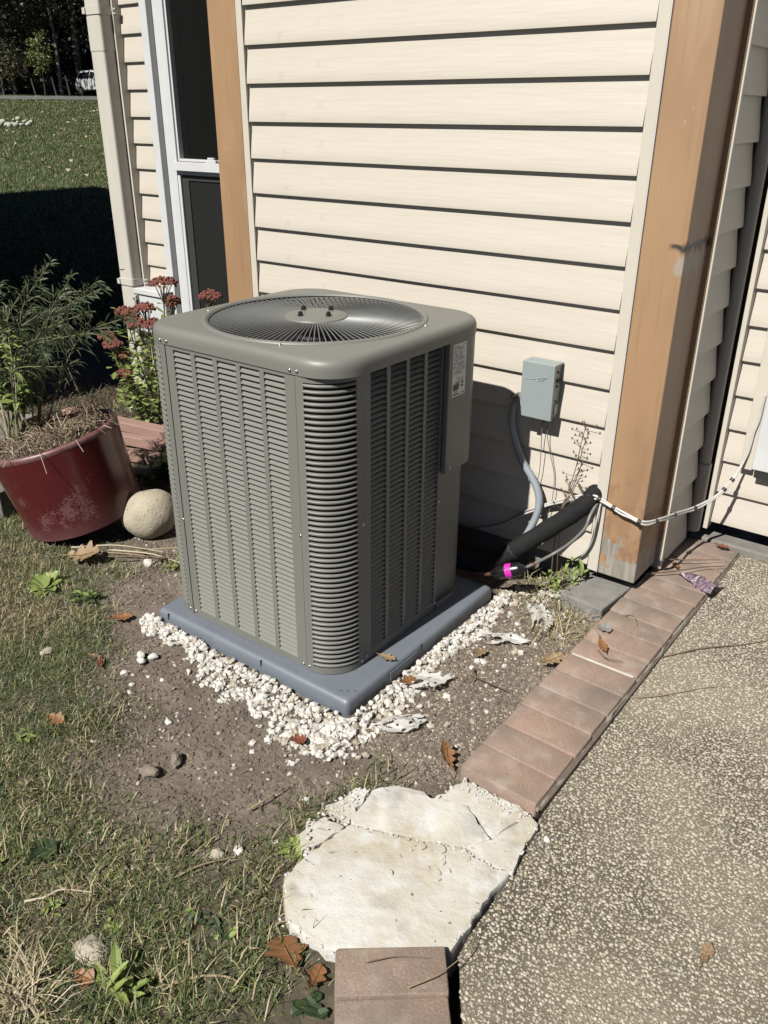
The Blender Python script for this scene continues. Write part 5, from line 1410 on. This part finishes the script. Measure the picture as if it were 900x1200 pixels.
for q in range(230):
    p = Vector((-3.55+r_.gauss(0,.07), 2.60+r_.gauss(0,.06), abs(r_.gauss(.30,.15)))); leafquad(lv, p, Vector((r_.uniform(-1,1), r_.uniform(-1,.4), r_.uniform(-.2,.8))), Vector((0,0,1)), r_.uniform(.035,.06), r_.uniform(.011,.018), r_.choice((0,0,1)), .1)
lv.build('leaf', [M['sedum_leaf'], M['weed']], sed, kind='stuff')

# dry seed stalk against the siding and weeds below it
dwd = thing('dry_weed', 'dry brown seed stalk standing against the siding by the corner post', 'weed', (-1.06, 2.44, 0))
mb = MB()
main = spline([(-1.075,2.44,0),(-1.085,2.455,.18),(-1.07,2.465,.33),(-1.045,2.470,.46),(-1.035,2.472,.56),(-1.025,2.472,.63)], 6)
mb.tube(main, [.0022*(1-.5*k/len(main)) for k in range(len(main))], 5)
mb.tube(spline([(-1.06,2.45,.02),(-1.07,2.46,.22),(-1.055,2.468,.38),(-1.03,2.472,.47)], 5), .0014, 4)
for k in range(11, len(main)):
    for q in range(1+k % 2):
        a = r_.uniform(0, PI)*1.0; L_ = r_.uniform(.015,.05); e_ = main[k]+Vector((L_*math.cos(a), -.4*L_*r_.random(), L_*math.sin(a)*.8)); mb.tube([main[k], e_], .0009, 4)
        for w_ in range(2): mb.tube([e_+Vector((0,0,-.004)), e_+Vector((.002*w_,0,.002)), e_+Vector((0,0,.006))], [.0008,.0022,.0008], 5)
for p in ((-1.03,2.462,.43),(-1.06,2.462,.40),(-1.045,2.46,.375)):
    leafquad(mb, Vector(p), Vector((r_.uniform(-1,1),-.3,-.8)), Vector((0,-1,0)), .05, .007)
mb.build('stalk', M['twig'], dwd, smooth=60)
def weed(label, c, n_, L0, L1, w, up, m, seed, h=0., cat='weed'):
    r = random.Random(seed); lv = MB()
    for k in range(n_):
        a = r.uniform(0, 2*PI); z = ground_z(c[0], c[1])+.004+h*r.random()
        p = Vector((c[0]+r.gauss(0, .012+h*.15), c[1]+r.gauss(0, .012+h*.15), z))
        leafquad(lv, p, Vector((math.cos(a), math.sin(a), r.uniform(.1, up))), Vector((0,0,1)), r.uniform(L0, L1), r.uniform(w*.6, w), r.choice((0,0,1)), r.uniform(0,.4))
    o = lv.build('weed', [M[m], M['sedum_leaf']]); o['label'] = label; o['category'] = cat
    return o
weed('bright green rosette of broad leaves in the turf below the maroon pot', (-2.50,1.310), 44, .04, .085, .022, .8, 'weed', 1)
weed('dark green low weed right of the bright rosette', (-2.33,1.36), 40, .03, .06, .014, .5, 'weed_dark', 2, .01)
weed('green weed by the left edge of the mortar slab', (-.985,.978), 16, .03, .055, .014, .9, 'weed', 3)
weed('tall green weed with long leaves at the bottom edge', (-1.040,.520), 15, .05, .095, .012, 1.3, 'weed', 4)
weed('small green weed beside the straw bundle near the boulder', (-2.26,1.72), 22, .03, .055, .012, .7, 'weed', 5)
weed('green weed growing between bricks and path by the door', (-.600,2.93), 26, .025,.05, .012, 1.0, 'weed', 6, .02)
weed('leafy green weed at the foot of the corner trim', (-.985,2.43), 34, .03, .07, .008, 1.4, 'weed', 7, .11)
weed('second green weed left of the corner trim', (-1.05,2.40), 22, .03, .06, .008, 1.2, 'weed', 8, .07)
weed('dark leafy clump between pot and unit', (-2.93,2.22), 70, .05, .11, .028, 1.1, 'weed_dark', 9, .10)
weed('green leaf by the lone brick', (-.700,.73), 9, .03, .05, .014, .5, 'weed_dark', 10)
r2_ = random.Random(99)
for k in range(16):
    x, y = r2_.uniform(-2.4,-.95), r2_.uniform(.42,1.0)
    if edge_dist(np.array(x), np.array(y)) < .05: continue
    o = weed('%s low %s weed in the near turf, %s' % (('tiny','small','little')[k % 3], 'dark green' if k % 2 else 'bright green', 'near the mortar slab' if x > -1.25 else 'far from the mortar slab'), (x, y), 7, .015, .035, .008, .7, ('weed','weed_dark')[k % 2], 200+k); o['group'] = 'small weeds in the turf'

# timber edging of the bed, and blocks behind the pot
def plank(label, a, b, w, h, z, m, name='timber_board'):
    a = Vector((a[0], a[1], 0)); b = Vector((b[0], b[1], 0)); d_ = (b-a); L_ = d_.length; an = math.atan2(d_.y, d_.x)
    mb = MB(); mb.box((0,-w/2,-h), (L_, w/2, 0)); o = mb.build(name, M[m], loc=(a.x, a.y, z), bevel=.004); o.rotation_euler = (0,0,an); o['label'] = label; o['category'] = 'board'; return o
plank('pink weathered board at the back of the bed edging', (-3.95,2.385), (-3.0,2.545), .072, .05, .110, 'timber')
plank('pink weathered board in the middle of the bed edging', (-3.75,2.270), (-3.0,2.440), .050, .05, .095, 'timber')
plank('short pink board nearest the unit in the bed edging', (-3.50,2.145), (-3.00,2.300), .055, .05, .090, 'timber')
plank('cream plank under the front pink board', (-3.40,2.070), (-3.02,2.200), .04, .04, .060, 'boulder')
plank('grey timber sleeper behind the left side of the pot', (-4.6,1.22), (-3.16,1.58), .10, .18, .13, 'timber_grey', 'timber_sleeper')
o = plank('rough concrete block at the left edge behind the pot', (-4.55,1.93), (-3.90,2.12), .16, .2, .13, 'foundation', 'concrete_block'); o['category'] = 'block'
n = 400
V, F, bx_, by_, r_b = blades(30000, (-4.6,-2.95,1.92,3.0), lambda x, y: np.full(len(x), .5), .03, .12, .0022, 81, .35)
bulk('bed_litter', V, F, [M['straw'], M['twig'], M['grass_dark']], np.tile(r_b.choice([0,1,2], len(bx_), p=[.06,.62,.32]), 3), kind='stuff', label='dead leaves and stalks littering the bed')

# ================================================================== BACKGROUND
def at(px, d):
    """ground point at distance d along the bearing of picture column px"""
    b = (px-450)/969.66; v = _r*b+_f+_u*((600-128)/969.66); h = Vector((v.x, v.y)).normalized()
    return Vector((h.x*d, h.y*d, float(slope(h.x*d, h.y*d))))
# road across the view
mb = MB(); vs = []
for px in (-900, -500, -200, 0, 60, 120, 200, 400):
    for d in (59.5, 66.0):
        p = at(px, d*(1+.0001*(px-60))); vs.append((p.x, p.y, p.z+.05))
mb.add(vs, [(2*k, 2*k+2, 2*k+3, 2*k+1) for k in range(7)]); mb.build('road', M['asphalt'], kind='structure')
# white SUV beyond it
def car(loc, rz):
    c = thing('parked_car', 'white car parked beyond the road under the trees', 'car', loc, rot=(0,0,rz))
    W, Ln = 1.85, 4.5
    prof = [(-2.2,.35),(-2.25,.75),(-2.15,1.0),(-1.95,1.08),(-1.7,1.62),(-1.3,1.72),(.2,1.72),(.55,1.62),(1.15,1.08),(1.95,.98),(2.22,.8),(2.25,.4)]
    mb = MB(); n_ = len(prof)
    vs = [(x, -W/2*(1 if z < 1.09 else .84), z) for x, z in prof]+[(x, W/2*(1 if z < 1.09 else .84), z) for x, z in prof]
    mb.add(vs, [(j, (j+1) % n_, n_+(j+1) % n_, n_+j) for j in range(n_)]+[tuple(reversed(range(n_))), tuple(range(n_, 2*n_))])
    tilt(mb.build('body', M['car_paint'], c, bevel=.06))
    def add(nm, b0, b1, m, par=c):
        mb = MB(); mb.box(b0, b1); return tilt(mb.build(nm, M[m], par, bevel=.01))
    for s_ in (-1, 1):
        mb = MB(); y = s_*W/2
        mb.add([(-1.55,s_*.80,1.56),(-1.75,s_*.905,1.14),(-.1,s_*.905,1.14),(-.1,s_*.80,1.60)], [(0,1,2,3)]); mb.add([(0,s_*.80,1.60),(0,s_*.905,1.14),(1.0,s_*.905,1.14),(.5,s_*.80,1.58)], [(0,1,2,3)])
        tilt(mb.build('side_window', M['car_glass'], c)).location = (0, s_*.012, 0)
        for x in (-1.4, 1.4):
            mb = MB(); mb.tube([(x, s_*(W/2-.2), .34), (x, s_*(W/2+.02), .34)], .34, 20); w_ = tilt(mb.build('wheel', M['tyre'], c, smooth=50))
            mb = MB(); mb.tube([(x, s_*(W/2+.015), .34), (x, s_*(W/2+.03), .34)], .21, 16); mb.build('rim', M['rim'], w_, smooth=50).matrix_parent_inverse = Matrix.Identity(4)
        add('headlamp', (2.0, s_*.62-.2, .80), (2.24, s_*.62+.2, .93), 'lamp'); add('mirror', (.75, s_*.98-.1, 1.10), (.92, s_*.98+.1, 1.26), 'car_paint')
    mb = MB(); mb.add([(.60,-.70,1.60),(1.12,-.84,1.12),(1.12,.84,1.12),(.60,.70,1.60)], [(0,1,2,3)]); tilt(mb.build('windscreen', M['car_glass'], c)).location = (.02,0,.02)
    add('grille', (2.20,-.5,.55), (2.27,.5,.78), 'plate_dark'); add('bumper', (2.1,-.85,.36), (2.30,.85,.52), 'plate_dark')
p = at(122, 75); car((p.x, p.y, p.z+.05), math.atan2(-p.y, -p.x)+.55)

def crown(mb, c, R, H, nclump, nleaf, L_, seed, mi=(0,1), lo=0.):
    r = random.Random(seed)
    for k in range(nclump):
        u = r.uniform(-1, 1); a = r.uniform(0, 2*PI); q = (r.random())**.4
        cc = Vector((c[0]+R*q*math.sqrt(1-u*u)*math.cos(a), c[1]+R*q*math.sqrt(1-u*u)*math.sin(a), c[2]+H*u*q)); rc_ = R*r.uniform(.16,.36); mm = r.choice(mi)
        for j in range(nleaf):
            p = cc+Vector((r.gauss(0,.5), r.gauss(0,.5), r.gauss(0,.42)))*rc_
            d_ = Vector((r.uniform(-1,1), r.uniform(-1,1), r.uniform(-.9,.5))).normalized(); s_ = d_.cross(Vector((r.uniform(-1,1), r.uniform(-1,1), r.uniform(-1,1)))).normalized()
            l_ = L_*r.uniform(.6,1.3); mb.add([p, p+d_*l_*.5+s_*l_*.28, p+d_*l_, p+d_*l_*.5-s_*l_*.28], [(0,1,2,3)], mm)
def tree_meshes(seed, H, R, lo, nclump=70, nleaf=34, leaf=.30, mats=None, bark='bark', tr=.22):
    r = random.Random(seed); t_ = MB()
    pts = [(0,0,-.2),(r.uniform(-.1,.1),r.uniform(-.1,.1),H*.25),(r.uniform(-.3,.3),r.uniform(-.3,.3),H*.55),(r.uniform(-.4,.4),r.uniform(-.4,.4),H*.9)]
    P_ = spline(pts, 6); t_.tube(P_, [tr*1.25*(1-.8*k/len(P_)) for k in range(len(P_))], 9)
    for k in range(9):
        b_ = P_[int(len(P_)*r.uniform(.3,.85))]; a = r.uniform(0, 6.28); L_ = R*r.uniform(.5,.95)
        t_.tube(spline([b_, b_+Vector((math.cos(a)*L_*.5, math.sin(a)*L_*.5, L_*.35)), b_+Vector((math.cos(a)*L_, math.sin(a)*L_, L_*.5))], 4), [tr*.4,tr*.35,tr*.3,tr*.26,tr*.2,tr*.16,tr*.12,tr*.08,tr*.05], 6)
    c_ = MB(); crown(c_, (0,0,(H+lo)/2+.3), R, (H-lo)/2+.4, nclump, nleaf, leaf, seed+1)
    return t_.mesh('trunk', M[bark], smooth=60), c_.mesh('crown', mats or [M['forest_leaf'], M['forest_leaf_b']])
kinds = [tree_meshes(301, 15, 4.2, 2.5, 120, 36), tree_meshes(302, 18, 4.8, 3.2, 130, 36), tree_meshes(303, 12, 3.8, 1.2, 110, 36)]
spots = [(-40,74,0,'dark tree left of the frame edge'),(6,78,2,'dark bushy tree at the left edge of the wood'),(22,83,0,'dark tree behind the rusty bush'),(40,88,1,'tall dark tree left of the sapling'),(62,85,2,'dark tree straight behind the yellow-green sapling'),(80,92,0,'dark tree right of the yellow-green sapling'),(98,79,1,'dark tree with a bare grey trunk beside the white car'),(118,88,0,'dark tree behind the white car'),(150,84,1,'dark tree hidden by the downspout'),(-90,80,1,'dark tree far left beyond the frame'),(190,86,2,'dark tree behind the house corner')]
for k, (px, d, kd, lab) in enumerate(spots):
    p = at(px, d); t = thing('tree', lab, 'tree', p, group='trees of the wood beyond the road'); rz = k*1.3; sc = 1+.08*math.sin(k*2.2)
    for nm, me in zip(('trunk','crown'), kinds[kd]):
        o = put(nm, me, t); o.matrix_parent_inverse = Matrix.Identity(4); o.rotation_euler = (0,0,rz); o.scale = (sc,sc,sc)
# understorey and depth of the wood, one mass
r_ = random.Random(77); mb = MB()
for k in range(560):
    p = at(r_.uniform(-260, 420), r_.uniform(90, 112)); crown(mb, (p.x, p.y, p.z+r_.uniform(0, 18)), r_.uniform(1.6,3.4), r_.uniform(1.4,2.8), 5, 24, 1.05, 1000+k)
for k in range(130):
    p = at(r_.uniform(-120, 220), r_.uniform(84, 94)); crown(mb, (p.x, p.y, p.z+r_.uniform(0, 5)), r_.uniform(.8,1.8), r_.uniform(.6,1.4), 5, 24, .5, 3000+k)
mb.build('far_woods', [M['forest_leaf'], M['forest_leaf_b']], kind='stuff', label='dark mass of woodland behind the first trees')
# birch-like pale trunk pieces
p = at(75, 82); t = thing('birch_tree', 'slim pale trunk showing among the dark trees', 'tree', p)
mb = MB(); mb.tube(spline([(p.x,p.y,p.z-.2),(p.x+.1,p.y,p.z+4),(p.x-.3,p.y,p.z+8.5),(p.x-.7,p.y,p.z+13)], 6), [.15-.005*k for k in range(19)], 8); mb.build('trunk', M['birch'], t, smooth=60)
mb = MB(); crown(mb, (p.x-.5,p.y,p.z+12.5), 2.2, 2.6, 26, 24, .28, 5); mb.build('crown', [M['forest_leaf_b'], M['forest_leaf']], t)
# sapling
p = at(56, 70.5); t = thing('sapling', 'young yellow-green tree standing by the road before the dark wood', 'tree', p)
mb = MB(); mb.tube(spline([(p.x,p.y,p.z),(p.x+.03,p.y,p.z+1.2),(p.x,p.y,p.z+3.4)], 5), [.06-.004*k for k in range(11)], 7); mb.build('trunk', M['bark'], t, smooth=60)
mb = MB(); crown(mb, (p.x,p.y,p.z+2.65), .88, 1.45, 40, 30, .17, 6); mb.build('crown', [M['sapling_leaf'], M['grass']], t)
# rusty bush
p = at(8, 72); t = thing('rusty_bush', 'rust-tinted bush at the left edge by the road', 'bush', p)
mb = MB(); mb.tube([(p.x,p.y,p.z),(p.x,p.y,p.z+1.2)], .08, 7); mb.build('trunk', M['bark'], t, smooth=60)
mb = MB(); crown(mb, (p.x,p.y,p.z+2.0), 1.8, 1.3, 44, 30, .2, 7); mb.build('crown', [M['bush_leaf'], M['forest_leaf_b']], t)
# stakes by the verge
for px, h, lab in ((45, 1.1, 'leaning wooden stake left of the sapling'), (69, 1.2, 'leaning wooden stake right of the sapling'), (85, 1.3, 'upright wooden stake nearest the white car')):
    p = at(px, 69.5); mb = MB(); mb.tube([(p.x,p.y,p.z-.1),(p.x-.15,p.y-.1,p.z+h)], [.07,.06], 7); o = mb.build('stake', M['bark'], smooth=50); o['label'] = lab; o['category'] = 'stake'; o['group'] = 'stakes along the verge'
# row of pale rocks on the lawn
r_ = random.Random(12)
for k in range(22):
    p = at(-8+2.0*k, 34.6+r_.uniform(-2.2,2.2)); s_ = r_.uniform(.06,.12)
    stone('rock', 'pale rock in the row across the far lawn', (p.x, p.y, p.z+.06), (s_, s_*.9, s_*.8), M['rock_pale'], 60+k, group='row of pale rocks on the lawn', cat='rock', sub=2, amp=.15)
# fallen leaves on the lawn and rough grass on it
n = 2600
b = rng.uniform(-60, 180, n); d = 9+58*rng.random(n)**.8
P_ = np.array([tuple(at(bb, dd_)) for bb, dd_ in zip(b, d)])
keep = (rng.random(n) < .55*np.clip((d-14)/45, .06, 1)); P_ = P_[keep]; d = d[keep]; n = len(P_)
a = rng.uniform(0, 2*PI, n); L_ = rng.uniform(.03,.07, n)
V = np.stack([np.stack([P_[:, 0]+L_*np.cos(a+q), P_[:, 1]+L_*np.sin(a+q), P_[:, 2]+.035+.03*np.sin(a*3+q*2)], 1) for q in (0, PI/2, PI, 1.5*PI)], 1).reshape(-1, 3)
bulk('lawn_leaves', V, np.arange(4*n).reshape(n, 4), [M['leaf_tan'], M['straw_pale'], M['grass_dry']], rng.integers(0, 3, n), kind='stuff', label='fallen leaves scattered over the far lawn')
n = 90000
b = rng.uniform(-40, 175, n); d = 7+52*rng.random(n)**1.5
cb, sb_ = (b-450)/969.66, 472/969.66
hx = _r.x*cb+_f.x+_u.x*sb_; hy = _r.y*cb+_f.y+_u.y*sb_; hn = np.hypot(hx, hy); x = hx/hn*d; y = hy/hn*d; z = slope(x, y)
a = rng.uniform(0, 2*PI, n); L_ = rng.uniform(.04,.09, n)*(.7+d/60); w = .006*(.6+d/22)
V = np.stack([np.stack([x-np.sin(a)*w, y+np.cos(a)*w, z], 1), np.stack([x+np.sin(a)*w, y-np.cos(a)*w, z], 1), np.stack([x+np.cos(a)*L_*.7, y+np.sin(a)*L_*.7, z+L_*.7], 1)], 1).reshape(-1, 3)
bulk('lawn_grass', V, np.arange(3*n).reshape(n, 3), [M['lawn_blade'], M['lawn_blade_dark'], M['grass_dry']], rng.choice([0,1,2], n, p=[.45,.5,.05]), kind='stuff', label='mown grass of the sunlit lawn')
